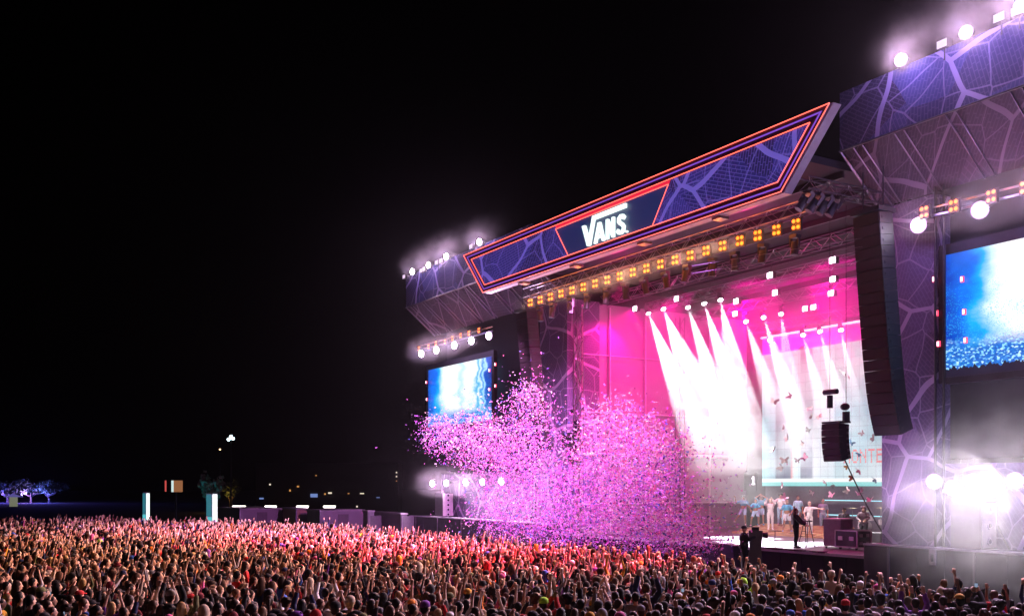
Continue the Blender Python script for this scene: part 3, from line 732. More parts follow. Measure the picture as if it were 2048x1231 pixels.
for x in (-.45, .45):
    for y in (-.3, .3): MB().tube((x - .03, y, .06), (x + .03, y, .06), .058, n=10).build('wheel', M_dsteel, fc, loc=(0, 0, 0))
MB().box(-.5, .15, -.3, .3, H + .032, H + .06).build('cloth', M_case, fc, loc=(0, 0, 0))
# riser box with pale top
rb = thing('keyboard_riser', (7.7, 38.0, Z_MAIN), 'tall magenta-lit riser box with a pale edged top', 'riser')
MB().box(-.5, .5, -.4, .4, .12, 1.32).build('body', mat('riser_cloth', (.3, .22, .3), .8), rb, loc=(0, 0, 0))
MB().box(-.54, .54, -.44, .44, 1.324, 1.38).build('top', M_lip, rb, loc=(0, 0, 0))
for x in (-.4, .4): MB().tube((x, -.33, 0), (x, -.33, .12), .05).build('foot', M_dsteel, rb, loc=(0, 0, 0))
rb.location = atz(1664, 1096, Z_MAIN) + Vector((0, .4, 0))
# monitors (dark) at the front edge
for px, lb in ((1437, 'dark low monitor speaker in the pit below the stage edge, next to the camera crew'), (1464, 'dark boxy monitor speaker standing close to the camera operator')):
    p = atz(px, 1108, Z_MAIN); p.y = 33.2; p = at(px, 1100, 33.0)
    t = thing('monitor_speaker', (p.x, 33.0, 0), lb, 'speaker', 'monitor speakers in the pit')
    MB().box(-.5, .5, -.3, .3, 0, 1.0).build('plinth', M_black, t, loc=(0, 0, 0))
    MB().prism([(-.48, 1.004), (.48, 1.004), (.48, 1.55), (-.48, 1.62)], -.28, .28).build('cabinet', M_cab, t, loc=(0, 0, 0))
    MB().box(-.42, .42, -.31, -.284, 1.08, 1.5).build('grille', M_grille, t, loc=(0, 0, 0))
# mic stand, keyboard stand
ms = thing('microphone_stand', atz(1550, 1095, Z_MAIN), 'thin black stand with a flat tray beside loose cables', 'stand')
MB().tube((0, 0, 0), (0, 0, .78), .018).build('pole', M_cab, ms, loc=(0, 0, 0))
MB().tube((0, 0, 0), (0, 0, .05), .1, .03, n=10).build('base', M_cab, ms, loc=(0, 0, 0))
MB().box(-.3, .3, -.12, .12, .784, .81).build('tray', M_cab, ms, loc=(0, 0, 0))
ks = thing('percussion_stand', atz(1613, 1093, Z_MAIN), 'folding ladder-like stand the person in black leans over', 'stand')
for sx in (-1, 1):
    MB().tube((sx * .05, -.12, 1.2), (sx * .24, -.3, 0), .02).build('leg', M_dsteel, ks, loc=(0, 0, 0))
    MB().tube((sx * .05, .12, 1.2), (sx * .24, .3, 0), .02).build('leg', M_dsteel, ks, loc=(0, 0, 0))
for z in (.25, .5, .75, 1.0):
    k = (1.2 - z) / 1.2; MB().tube((-.05 - .19 * k, -.12 - .18 * k, z), (.05 + .19 * k, -.12 - .18 * k, z), .016).build('rung', M_dsteel, ks, loc=(0, 0, 0))
MB().box(-.22, .22, -.16, .16, 1.204, 1.25).build('tray', M_dsteel, ks, loc=(0, 0, 0))
cb = thing('stage_cable', atz(1580, 1100, Z_MAIN), 'loose dark cables curling along the stage edge', 'cable')
for j in range(3):
    pts = [Vector((-1.8 + k * .28, .25 * math.sin(k * 1.3 + j) - .1 * j, .03 + .02 * j)) for k in range(15)]
    MB().path(pts, .022, 5).build('loop', M_cab, cb, loc=(0, 0, 0))
# timber lattice the dancers step on: stacked long slats
wp = thing('timber_platform', (-3.0, 43.6, Z_MAIN), 'low stepped platform of bare timber slats under the dancers', 'platform')
M_wood = mat('raw_timber', (.48, .30, .15), .6, 0, .3, 5)
pl0 = atz(1466, 1063, Z_MAIN); pl1 = atz(1618, 1066, Z_MAIN)
YP = 42.6; xa, xb = at(1464, 1062, YP).x, at(1625, 1068, YP).x + 1.0
wp.location = ((xa + xb) / 2, YP, Z_MAIN); hw = (xb - xa) / 2
for k in range(5):
    y = k * .52; z = .12 + k * .11
    MB().box(-hw + k * .12, hw - k * .1, y, y + .34, z - .05, z).build('slat', M_wood, wp, loc=(0, 0, 0))
    MB().box(-hw + k * .12, hw - k * .1, y - .03, y - .004, z - .12, z - .01).build('slat', M_wood, wp, loc=(0, 0, 0))
for k in range(8):
    x = -hw + .15 + k * (2 * hw - .5) / 7
    for a, b in ((0, .02), (1.0, .2), (2.0, .42)):
        MB().box(x, x + .09, a + .36, a + .45, 0, .12 + a / .52 * .11 - .055).build('strut', M_wood, wp, loc=(0, 0, 0))
    MB().add([(x, -.05, .02), (x + .1, -.05, .02), (x + .1, 2.5, .50), (x, 2.5, .50), (x, -.05, .07), (x + .1, -.05, .07), (x + .1, 2.5, .55), (x, 2.5, .55)],
             [(0, 3, 2, 1), (4, 5, 6, 7), (0, 1, 5, 4), (1, 2, 6, 5), (2, 3, 7, 6), (3, 0, 4, 7)]).build('bearer', M_wood, wp, loc=(0, 0, 0))

# ================================================================== people
SKIN = objcol('skin', 0.6, True); CLOTH = objcol('cloth', 0.9); HAIR = objcol('hair', 0.55)
def smooth_remesh(mb, voxel, faces, name, it=2):
    me = mb.mesh(name); o = bpy.data.objects.new(name, me); COL.objects.link(o)
    m = o.modifiers.new('r', 'REMESH'); m.mode = 'VOXEL'; m.voxel_size = voxel
    s = o.modifiers.new('s', 'SMOOTH'); s.iterations = it; s.factor = 0.5
    d = o.modifiers.new('d', 'DECIMATE'); d.ratio = 1.0
    dg = bpy.context.evaluated_depsgraph_get()
    s.show_viewport = True; d.show_viewport = False
    dg.update(); nf = len(o.evaluated_get(dg).data.polygons)
    d.show_viewport = True; d.ratio = min(1.0, faces / (nf * 2.0)); dg.update()
    out = bpy.data.meshes.new_from_object(o.evaluated_get(dg)); out.name = name
    bpy.data.objects.remove(o); bpy.data.meshes.remove(me)
    out.polygons.foreach_set('use_smooth', [True] * len(out.polygons))
    return out
def hand(P, wrist, dirv, up, side):
    """palm, four unequal bent fingers and a thumb leaving the palm's edge"""
    w = Vector(wrist); d = Vector(dirv).normalized(); u = Vector(up); u = (u - d * u.dot(d)).normalized(); s = d.cross(u) * side
    P.append(('hand', w, .028, w + d * .045 + s * .012, .03)); P.append(('hand', w + d * .02 - s * .014, .026, w + d * .08 - s * .018, .025)); P.append(('hand', w + d * .03 + s * .02, .024, w + d * .08 + s * .02, .022))
    for k, (o, L) in enumerate(((.034, .070), (.012, .082), (-.011, .076), (-.033, .058))):
        b = w + d * .085 + s * o; m = b + (d + s * o * 3).normalized() * L * .55; e = m + (d * .8 + u * .45 + s * o * 4).normalized() * L * .5
        P.append(('hand', b, .0115, m, .0105)); P.append(('hand', m, .0105, e, .009))
    b = w + d * .03 + s * .032; m = b + (d * .5 + s * .8 + u * .2).normalized() * .045
    P.append(('hand', b, .014, m, .012)); P.append(('hand', m, .012, m + (d * .9 + s * .25).normalized() * .035, .010))
STAND = dict(kL=(-.105, .02, .50), aL=(-.11, -.01, .09), kR=(.105, .02, .50), aR=(.11, -.01, .09))
def person_prims(el, wl_, er, wr_, hl=None, hr=None, legs=STAND, up=(0, 1, 0), bulk=1.0):
    P = []; b = bulk
    P += [('head', (0, .005, 1.645), (.079, .098, .115)), ('head', (0, .035, 1.575), (.056, .066, .058))]
    P += [('head', Vector((0, .10, 1.65)), .012, Vector((0, .118, 1.618)), .016), ('head', (.082, 0, 1.63), (.014, .026, .034)), ('head', (-.082, 0, 1.63), (.014, .026, .034))]
    P += [('neck', Vector((0, -.015, 1.44)), .060, Vector((0, .0, 1.57)), .052)]
    P += [('torso', (0, 0, 1.29), (.175 * b, .118 * b, .20)), ('torso', Vector((-.135, -.005, 1.405)), .066, Vector((.135, -.005, 1.405)), .066), ('torso', (0, .005, 1.09), (.148 * b, .108 * b, .18))]
    P += [('pelvis', (0, -.01, .94), (.168 * b, .122 * b, .13))]
    for sd, e, w, h, s in ((-1, el, wl_, hl, -1), (1, er, wr_, hr, 1)):
        sh = Vector((sd * .185, 0, 1.405)); e = Vector(e); w = Vector(w)
        P += [('uparm', sh, .056, e, .043), ('forearm', e, .043, w, .029)]
        hd = Vector(h) if h else (w - e); hand(P, w, hd, Vector(up), s)
    for sd, k, a in ((-1, legs['kL'], legs['aL']), (1, legs['kR'], legs['aR'])):
        k = Vector(k); a = Vector(a); hp = Vector((sd * .09, 0, .90))
        P += [('thigh', hp, .092 * b, k, .060), ('shin', k, .060, k.lerp(a, .35) + Vector((0, -.015, 0)), .056), ('shin', k.lerp(a, .35) + Vector((0, -.015, 0)), .056, a, .038)]
        P += [('foot', a + Vector((0, -.03, -.05)), .038, a + Vector((sd * .03, .15, -.058)), .032)]
    return P
def prim_mesh(P):
    mb = MB()
    for p in P:
        if len(p) == 3: mb.ell(p[1], p[2], 14, 10)
        else: mb.caps(p[1], p[2], p[3], p[4])
    return mb
def vlabels(co, P):
    best = np.full(len(co), 1e9); lab = np.empty(len(co), dtype=object)
    for p in P:
        if len(p) == 3:
            c = np.array(p[1]); r = np.array(p[2]); q = (co - c) / r; dist = (np.linalg.norm(q, axis=1) - 1) * r.min()
        else:
            a = np.array(p[1]); bb_ = np.array(p[3]); ab = bb_ - a; t = np.clip(((co - a) @ ab) / max(1e-9, ab @ ab), 0, 1)
            dist = np.linalg.norm(co - (a + t[:, None] * ab), axis=1) - (p[2] + (p[4] - p[2]) * t)
        m = dist < best; best[m] = dist[m]; lab[m] = p[0]
    return lab
def coords(me):
    co = np.empty(len(me.vertices) * 3); me.vertices.foreach_get('co', co); return co.reshape(-1, 3)
def shell(me, keep, off, name, m, noise=0.0):
    """a garment: the kept faces of the body pushed outward"""
    co = coords(me); nn = np.empty(len(co) * 3); me.vertices.foreach_get('normal', nn); nn = nn.reshape(-1, 3)
    fs = [tuple(p.vertices) for p in me.polygons if all(keep[v] for v in p.vertices)]
    used = sorted({v for f in fs for v in f}); idx = {v: i for i, v in enumerate(used)}
    wob = noise * (np.sin(co[:, 2] * 38 + co[:, 0] * 21) + np.sin(co[:, 2] * 17 - co[:, 1] * 33)) if noise else 0
    nc = co + nn * (off + np.asarray(wob))[..., None] if noise else co + nn * off
    out = bpy.data.meshes.new(name); out.from_pydata([tuple(nc[v]) for v in used], [], [tuple(idx[v] for v in f) for f in fs])
    out.polygons.foreach_set('use_smooth', [True] * len(out.polygons)); out.materials.append(m); out.update(); return out
class Proto: pass
def make_proto(name, P, faces=3000, voxel=0.0115, short_z=None, crop=None):
    q = Proto(); q.P = P
    q.body = smooth_remesh(prim_mesh(P), voxel, faces, 'person'); q.body.materials.append(SKIN)
    co = coords(q.body); lab = vlabels(co, P); q.co, q.lab = co, lab
    tint = np.ones(len(co)); hd = (lab == 'head') & (co[:, 1] > .05)
    for sx in (-1, 1):
        tint[hd & (np.hypot(co[:, 0] - sx * .034, co[:, 2] - 1.658) < .017)] = .16
        tint[hd & (np.abs(co[:, 2] - 1.682) < .009) & (np.abs(co[:, 0] - sx * .036) < .026)] = .35
    tint[hd & (np.abs(co[:, 2] - 1.572) < .009) & (np.abs(co[:, 0]) < .028)] = .5
    a = q.body.attributes.new('tint', 'FLOAT', 'POINT'); a.data.foreach_set('value', tint.astype(np.float32))
    z = co[:, 2]; isin = lambda *L: np.isin(lab.astype(str), L)
    q.tee = shell(q.body, isin('torso', 'uparm', 'pelvis') & ~(isin('pelvis') & (z < .88)), .016, 'shirt', CLOTH, .003)
    q.long = shell(q.body, isin('torso', 'uparm', 'forearm', 'pelvis') & ~(isin('pelvis') & (z < .86)), .022, 'jacket', CLOTH, .004)
    q.pants = shell(q.body, isin('pelvis', 'thigh', 'shin'), .014, 'trousers', CLOTH, .003)
    q.shoes = shell(q.body, isin('foot'), .012, 'shoes', CLOTH)
    q.crop = shell(q.body, isin('torso', 'uparm') & ~(isin('torso') & (z < 1.16)), .028, 'shirt', CLOTH, .005)
    q.shorts = shell(q.body, isin('pelvis') | (isin('thigh') & (z > .58)), .028, 'shorts', CLOTH, .004)
    return q
DOWN = ((-.26, -.03, 1.13), (-.25, .08, .88)), ((.26, -.03, 1.13), (.25, .08, .88))
def arms(l, r): return l[0], l[1], r[0], r[1]
UPR = ((.30, .06, 1.62), (.27, .14, 1.90)); UPL = ((-.30, .06, 1.62), (-.27, .14, 1.90))
UPR2 = ((.27, .10, 1.60), (.20, .06, 1.88)); FISTL = ((-.31, .14, 1.50), (-.22, .24, 1.76))
PHONE_R = ((.27, .20, 1.40), (.10, .38, 1.66)); PHONE_L = ((-.27, .20, 1.40), (-.06, .38, 1.66))
CLAP_R = ((.24, .22, 1.50), (.05, .30, 1.76)); CLAP_L = ((-.24, .22, 1.50), (-.05, .30, 1.76))
CROSS_R = ((.27, .06, 1.16), (.02, .24, 1.20)); CROSS_L = ((-.27, .06, 1.16), (-.04, .22, 1.14))
POSES = [('arms down', arms(DOWN[0], DOWN[1])), ('one arm raised', arms(DOWN[0], UPR)), ('raising both arms', arms(UPL, UPR2)),
         ('holding a phone up', arms(PHONE_L, PHONE_R)), ('pumping a fist', arms(FISTL, DOWN[1])), ('clapping overhead', arms(CLAP_L, CLAP_R)), ('with folded arms', arms(CROSS_L, CROSS_R))]
PROT = [make_proto(n_, person_prims(*a_)) for n_, a_ in POSES]

# hair and headgear, all sized for a head centred at z 1.64
def hairmesh(parts, name, voxel=.013, faces=500, m=HAIR, rough=.0):
    mb = MB()
    for p in parts:
        if len(p) == 2: mb.ell(p[0], p[1], 14, 10)
        else: mb.caps(*p, n=10)
    me = smooth_remesh(mb, voxel, faces, name, 1)
    if rough:
        co = coords(me); r = np.random.RandomState(3); co += (r.rand(*co.shape) - .5) * rough; me.vertices.foreach_set('co', co.ravel()); me.update()
    me.materials.append(m); return me
CAPE = ((0, -.022, 1.672), (.094, .100, .106))
HAIRS = [
    ('short dark hair', hairmesh([CAPE, ((0, -.05, 1.62), (.082, .062, .075))], 'hair', rough=.008), 0),
    ('curly hair', hairmesh([((0, -.03, 1.70), (.125, .125, .115)), ((0, -.06, 1.63), (.105, .08, .09)), ((.08, .0, 1.72), (.06, .06, .06)), ((-.07, .02, 1.74), (.06, .06, .055))], 'hair', rough=.03), 0),
    ('long straight hair', hairmesh([CAPE, (Vector((0, -.06, 1.64)), .085, Vector((0, -.105, 1.32)), .075), (Vector((.06, -.02, 1.62)), .045, Vector((.085, -.06, 1.34)), .035), (Vector((-.06, -.02, 1.62)), .045, Vector((-.085, -.06, 1.34)), .035)], 'hair', rough=.01), 0),
    ('tied-back hair', hairmesh([CAPE, ((0, -.05, 1.62), (.08, .06, .075)), (Vector((0, -.12, 1.68)), .042, Vector((0, -.15, 1.44)), .025)], 'hair', rough=.006), 0),
    ('hair in a bun', hairmesh([CAPE, ((0, -.05, 1.62), (.08, .06, .075)), ((0, -.10, 1.775), (.05, .05, .045))], 'hair', rough=.006), 0),
    ('knit beanie', hairmesh([((0, -.012, 1.705), (.100, .116, .088)), ((0, -.014, 1.665), (.104, .118, .03))], 'beanie', m=CLOTH, rough=.004), 1),
    ('peaked cap', hairmesh([((0, -.008, 1.70), (.098, .115, .078)), ((0, .13, 1.682), (.075, .085, .012))], 'cap', m=CLOTH), 1),
    ('hood', hairmesh([((0, -.03, 1.66), (.115, .12, .145)), (Vector((0, -.05, 1.56)), .11, Vector((0, -.06, 1.46)), .13)], 'hood', m=CLOTH, rough=.008), 2),
    ('shoulder-length hair', hairmesh([CAPE, (Vector((0, -.05, 1.64)), .095, Vector((0, -.07, 1.48)), .085), (Vector((.07, -.01, 1.62)), .04, Vector((.09, -.01, 1.5)), .035), (Vector((-.07, -.01, 1.62)), .04, Vector((-.09, -.01, 1.5)), .035)], 'hair', rough=.012), 0)]
PHONE = MB().box(-.038, .038, -.006, .006, -.075, .075).mesh('phone'); PHONE.materials.append(M_cab)
PSCR = MB().box(-.034, .034, -.010, -.0065, -.068, .068).mesh('screen'); PSCR.materials.append(emis('phone_glow', (.45, .65, .9), .5))
SKINS = [(.50, .30, .20), (.42, .24, .15), (.56, .36, .26), (.34, .18, .11), (.60, .42, .32), (.24, .13, .085)]
HCOL = [('black', (.010, .008, .008)), ('dark brown', (.025, .014, .009)), ('brown', (.06, .03, .016)), ('light brown', (.14, .075, .035)), ('blond', (.38, .25, .11))]
CCOL = [('black', (.012, .012, .014)), ('charcoal', (.035, .035, .04)), ('white', (.70, .68, .66)), ('grey', (.22, .22, .23)), ('navy', (.02, .03, .09)), ('red', (.45, .02, .02)),
        ('mustard', (.55, .30, .03)), ('orange', (.65, .20, .02)), ('beige', (.45, .36, .26)), ('blue', (.04, .12, .5)), ('pink', (.65, .12, .3)), ('olive', (.12, .13, .05)), ('maroon', (.16, .02, .03)), ('purple', (.20, .06, .35)), ('lime', (.35, .7, .04))]
CWT = [30, 16, 9, 9, 8, 4, 2.5, 2.5, 5, 2.5, 2, 4, 4, 2, .5]
GAIN = (1, 1, 1, 1)
def add_obj(name, me, parent, col=None, mtx=None):
    o = bpy.data.objects.new(name, me); COL.objects.link(o); o.parent = parent
    if col: o.color = (*col, 1)
    if mtx is not None: o.matrix_local = mtx
    return o
def pick_person(r, lively=1.0):
    k = lively
    pose = r.choices(range(7), [38, 15 * k, 12 * k, 2.5 * k, 9 * k, 5 * k, 10])[0]
    hk = r.choices(range(9), [30, 10, 15, 9, 5, 9, 9, 5, 12])[0]
    return pose, hk, r.choices(range(5), [40, 34, 18, 7, 4])[0], r.choices(range(15), CWT)[0], r.choices(range(15), CWT)[0], r.choice(SKINS), r.random() < .62
def spawn(p, rz, sc, pick, extra, group):
    pose, hk, hc, cc, gc, skin, lng = pick
    q = PROT[pose]
    o = bpy.data.objects.new('person', q.body); COL.objects.link(o); o.color = (*skin, 1)
    o.location = p; o.rotation_euler = (0, 0, rz); o.scale = (sc, sc, sc)
    add_obj('jacket' if lng else 'shirt', q.long if lng else q.tee, o, CCOL[cc][1])
    add_obj('trousers', q.pants, o, (.02, .022, .035)); add_obj('shoes', q.shoes, o, (.05, .05, .05))
    hn, hm, ht = HAIRS[hk]
    hcol = HCOL[hc][1] if ht == 0 else (CCOL[gc][1] if ht == 1 else CCOL[cc][1])
    add_obj(hm.name.split('.')[0], hm, o, hcol)
    if ht == 0: hd = (HCOL[hc][0] + ' ' + hn.replace('short dark', 'short'))
    elif ht == 1: hd = CCOL[gc][0] + ' ' + hn; add_obj('hair', HAIRS[0][1], o, HCOL[hc][1], Matrix.Translation((0, 0, -.035)))
    else: hd = 'raised hood'
    lb = f"person, {hd}, {CCOL[cc][0]} {'jacket' if lng else 'T-shirt'}, {POSES[pose][0]}, {extra}"
    tag(o, lb, 'person', group)
    if pose == 3:
        ph = bpy.data.objects.new('phone', PHONE); COL.objects.link(ph)
        M = Matrix.Translation(p) @ Matrix.Rotation(rz, 4, 'Z') @ Matrix.Scale(sc, 4) @ Matrix.Translation((.02, .44, 1.76))
        ph.matrix_world = M
        sc_ = bpy.data.objects.new('screen', PSCR); COL.objects.link(sc_); sc_.parent = ph
        tag(ph, f"phone held up by person with {hd}, {CCOL[cc][0]} {'jacket' if lng else 'T-shirt'}", 'phone', 'phones held up in the crowd')
    return o

# positions: a jittered close-packed field in front of the pit barrier
cr = random.Random(21); spots = []
SPX = 0.66
yy = -32.0; row = 0
while yy < 24.2:
    xx = -62.0 + (row % 2) * SPX / 2
    while xx < 36:
        x = xx + cr.uniform(-.2, .2); y = yy + cr.uniform(-.17, .17)
        pr = proj((x, y, 1.7))
        tmax = 77 if pr and pr[0] < 300 else (77 - (pr[0] - 300) * .026 if pr else 0)
        if pr and 18 < pr[2] < tmax and -40 < pr[0] < 2090 and pr[1] < 1262:
            if cr.random() < (.97 if pr[2] < tmax - 8 else .97 - .06 * (pr[2] - tmax + 8)): spots.append((pr[2], x, y, pr[0], pr[1]))
        xx += SPX
    yy += 0.60; row += 1
spots.sort()
seen = [s for s in spots if s[4] < 1236 and -10 < s[3] < 2058]
near = set(id(s) for s in seen[:300])
def facing(x, y): return math.atan2(-(0 + 4 - x), (38 - y)) + cr.gauss(0, .3)
FAR = []
for s in spots:
    t_, x, y, px, py = s
    lv = .22 if px > 1450 else 1.5 if y > 9 else .28 if t_ > 52 else .55
    pk = pick_person(cr, lv); rz = facing(x, y); scl = cr.gauss(.985, .045)
    if py > 1210: pk = (pk[0] if cr.random() < .35 else 0,) + pk[1:]
    if id(s) in near:
        extra = 'near the smoky wing' if px > 1560 and y > 17 else ('out in the field' if px < 900 else 'in the packed crowd')
        spawn((x, y, 0), rz, scl, pk, extra, 'people packed in the crowd nearest the platform')
    else: FAR.append((x, y, rz, scl, pk))
# ---- the rest of the crowd as one mass of lighter figures
def lite(q, ratio_faces):
    me = q.body.copy(); o = bpy.data.objects.new('tmp', me); COL.objects.link(o)
    d = o.modifiers.new('d', 'DECIMATE'); d.ratio = ratio_faces / len(me.polygons)
    dg = bpy.context.evaluated_depsgraph_get(); out = bpy.data.meshes.new_from_object(o.evaluated_get(dg)); bpy.data.objects.remove(o)
    co = coords(out); lab = vlabels(co, q.P)
    tri = np.array([tuple(p.vertices)[:3] for p in out.polygons]); z = co[tri][:, :, 2].mean(1)
    keep = z > .75; tri = tri[keep]
    L = lab[tri[:, 0]]
    code = np.zeros(len(tri), int)                       # 0 skin 1 cloth 2 forearm 3 trousers
    Ls = L.astype(str)
    code[np.isin(Ls, ['torso', 'uparm', 'pelvis'])] = 1; code[Ls == 'forearm'] = 2; code[np.isin(Ls, ['thigh', 'shin', 'foot'])] = 3
    return co, tri, code
LITE = [lite(q, 420) for q in PROT]
def hair_lite(me):
    o = bpy.data.objects.new('tmp', me); COL.objects.link(o); d = o.modifiers.new('d', 'DECIMATE'); d.ratio = 70 / len(me.polygons)
    dg = bpy.context.evaluated_depsgraph_get(); out = bpy.data.meshes.new_from_object(o.evaluated_get(dg)); bpy.data.objects.remove(o)
    return coords(out), np.array([tuple(p.vertices)[:3] for p in out.polygons])
HL = [hair_lite(h[1]) for h in HAIRS]
V = []; F = []; C = []; off = 0
for x, y, rz, scl, (pose, hk, hc, cc, gc, skin, lng) in FAR:
    c, s = math.cos(rz) * scl, math.sin(rz) * scl
    RM = np.array([[c, -s, 0], [s, c, 0], [0, 0, scl]])
    co, tri, code = LITE[pose]; V.append(co @ RM.T + (x, y, 0)); F.append(tri + off); off += len(co)
    pal = np.array([skin, CCOL[cc][1], CCOL[cc][1] if lng else skin, (.02, .022, .035)]); C.append(pal[code])
    hco, htri = HL[hk]; ht = HAIRS[hk][2]
    V.append(hco @ RM.T + (x, y, 0)); F.append(htri + off); off += len(hco)
    C.append(np.tile(np.array(HCOL[hc][1] if ht == 0 else (CCOL[gc][1] if ht == 1 else CCOL[cc][1])), (len(htri), 1)))
def big_mesh(name, V, F, C, m, smooth=False):
    V = np.concatenate(V).astype(np.float32); F = np.concatenate(F).astype(np.int32); C = np.concatenate(C).astype(np.float32)
    me = bpy.data.meshes.new(name); k = F.shape[1]
    me.vertices.add(len(V)); me.vertices.foreach_set('co', V.ravel())
    me.loops.add(F.size); me.loops.foreach_set('vertex_index', F.ravel())
    me.polygons.add(len(F)); me.polygons.foreach_set('loop_start', np.arange(0, F.size, k, dtype=np.int32))
    if smooth: me.polygons.foreach_set('use_smooth', np.ones(len(F), dtype=bool))
    a = me.attributes.new('col', 'FLOAT_COLOR', 'FACE'); a.data.foreach_set('color', np.concatenate([C, np.ones((len(C), 1), np.float32)], 1).ravel())
    me.update(calc_edges=True); me.validate(); me.materials.append(m)
    o = bpy.data.objects.new(name, me); COL.objects.link(o); return o
tag(big_mesh('crowd', V, F, C, attrcol('crowd_colours', .8), True), kind='stuff')
print('CROWD', len(spots), 'far', len(FAR), 'tris', sum(len(f) for f in F))
# ================================================================== performers
CAMF = R(-135)
def performer(px, py, Y, hgt, P, rz, skin, parts, label, group=None, z=None, name='person', sc=None):
    """px,py: pixel of the feet; parts: list of (kind, colour)"""
    p = at(px, py, Y)
    if z is not None: p.z = z
    q = make_proto('p', P, 2600)
    o = bpy.data.objects.new(name, q.body); COL.objects.link(o); o.color = (*skin, 1)
    s = hgt / 1.76; o.location = p; o.rotation_euler.z = rz; o.scale = (s, s, s)
    for kd, c in parts:
        me = {'tee': q.tee, 'long': q.long, 'pants': q.pants, 'shoes': q.shoes, 'crop': q.crop, 'shorts': q.shorts}.get(kd)
        if me is None: me = HAIRS[int(kd)][1]; nm = me.name.split('.')[0]
        else: nm = {'tee': 'shirt', 'long': 'jacket', 'pants': 'trousers', 'crop': 'shirt'}.get(kd, kd)
        add_obj(nm, me, o, c)
    return tag(o, label, 'person', group)
BLUE = (.08, .40, .58); PALE = (.34, .58, .72); WHT = (.78, .78, .76); DK = (.012, .010, .010); BLK = (.010, .010, .012)
DG = 'dancers on the timber platform'
BR = (.30, .15, .09); TAN = (.45, .26, .16)
def legs(kR, aR, kL, aL): return dict(kL=kL, aL=aL, kR=kR, aR=aR)
performer(1487, 1049, 43.4, 1.78, person_prims((-.33, .02, 1.15), (-.42, .06, .92), (.42, .02, 1.36), (.50, .05, 1.62), legs=legs((.26, .16, .56), (.50, .0, .26), (-.10, .10, .50), (-.12, .0, .09))),
          CAMF - .15, BR, [('crop', BLUE), ('shorts', PALE), ('shoes', WHT), ('1', DK)], 'dancer in blue crop top and pale shorts kicking one leg out', DG)
performer(1511, 1051, 43.5, 1.62, person_prims((-.30, .14, 1.16), (-.14, .30, 1.14), (.34, .16, 1.22), (.48, .28, 1.30), legs=legs((.24, .14, .50), (.30, -.06, .09), (-.2, .16, .50), (-.2, -.04, .09))),
          CAMF, BR, [('crop', BLUE), ('shorts', PALE), ('shoes', WHT), ('0', DK)], 'shorter dancer in blue top crouching with arms swung to one side', DG)
performer(1522, 1049, 44.3, 1.80, person_prims((-.30, .10, 1.62), (-.10, .12, 1.74), (.32, .12, 1.62), (.12, .14, 1.76), legs=legs((.14, .12, .50), (.16, -.1, .09), (-.12, .1, .5), (-.14, 0, .09))),
          CAMF, TAN, [('crop', BLUE), ('shorts', PALE), ('shoes', BLUE), ('3', DK)], 'dancer in blue top holding both hands to the head', DG)
performer(1541, 1058, 43.1, 1.80, person_prims((-.24, .14, 1.52), (-.10, .24, 1.74), (.30, .16, 1.44), (.22, .26, 1.70)),
          CAMF, (.5, .33, .24), [('long', WHT), ('pants', WHT), ('shoes', WHT), ('0', (.3, .2, .1))], 'dancer dressed all in white with hands raised before the face', DG)
performer(1561, 1048, 44.6, 1.86, person_prims((-.28, .02, 1.16), (-.26, .12, .94), (.40, .14, 1.24), (.58, .30, 1.12)),
          CAMF, TAN, [('tee', WHT), ('pants', PALE), ('shoes', WHT), ('1', DK)], 'tall dancer with big curly hair and a white shirt reaching out one arm', DG)
performer(1574, 1062, 42.8, 1.82, person_prims((-.32, .06, 1.18), (-.16, .22, .98), (.30, .0, 1.15), (.32, .08, .92), legs=legs((.16, .10, .50), (.22, .0, .09), (-.14, .14, .5), (-.22, -.02, .09))),
          CAMF + .1, BR, [('crop', BLUE), ('shorts', (.62, .74, .78)), ('shoes', (.3, .45, .7)), ('0', DK)], 'dancer in blue top and white shorts stepping with lowered hands', DG)
performer(1596, 1052, 44.6, 1.80, person_prims(*arms(DOWN[0], DOWN[1])), CAMF, BR, [('tee', PALE), ('shorts', PALE), ('shoes', WHT), ('0', DK)], 'dancer half hidden behind the person in black', DG)
performer(1592, 1095, 35.2, 1.84, person_prims((-.22, .22, 1.16), (-.10, .44, 1.04), (.24, .22, 1.16), (.12, .44, 1.04)), R(-62), (.5, .34, .26),
          [('long', BLK), ('pants', BLK), ('shoes', BLK), ('8', (.10, .055, .03))], 'person in black leaning over the folding stand at the stage edge', z=Z_MAIN)
performer(1619, 1066, 42.0, 1.74, person_prims((-.42, .04, 1.38), (-.66, .08, 1.36), (.28, .06, 1.14), (.24, .22, .92)), CAMF, (.6, .42, .34),
          [('tee', WHT), ('pants', WHT), ('shoes', WHT), ('0', (.5, .4, .3))], 'slim figure in white stretching one arm sideways by the riser')
performer(1646, 1060, 45.0, 1.82, person_prims(*arms(DOWN[0], DOWN[1])), CAMF, TAN, [('tee', (.4, .55, .65)), ('pants', PALE), ('shoes', WHT), ('0', DK)], 'figure in a pale blue shirt standing back in the pink smoke')
performer(1688, 1085, 39.5, 1.80, person_prims((-.28, .06, 1.18), (-.12, .26, 1.04), (.28, .06, 1.18), (.12, .26, 1.04)), R(-150), (.3, .18, .12),
          [('long', (.03, .02, .03)), ('pants', BLK), ('shoes', BLK), ('6', BLK)], 'dark figure in a cap standing behind the riser and flight case', z=Z_MAIN)
performer(1727, 1085, 41.0, 1.84, person_prims((-.28, .10, 1.20), (-.14, .30, 1.10), (.28, .10, 1.20), (.14, .30, 1.10), bulk=1.25), R(-150), (.3, .18, .12),
          [('long', (.04, .02, .03)), ('pants', BLK), ('shoes', BLK), ('7', (.05, .02, .03))], 'hooded broad figure in magenta light beside the drum kit', z=Z_MAIN)

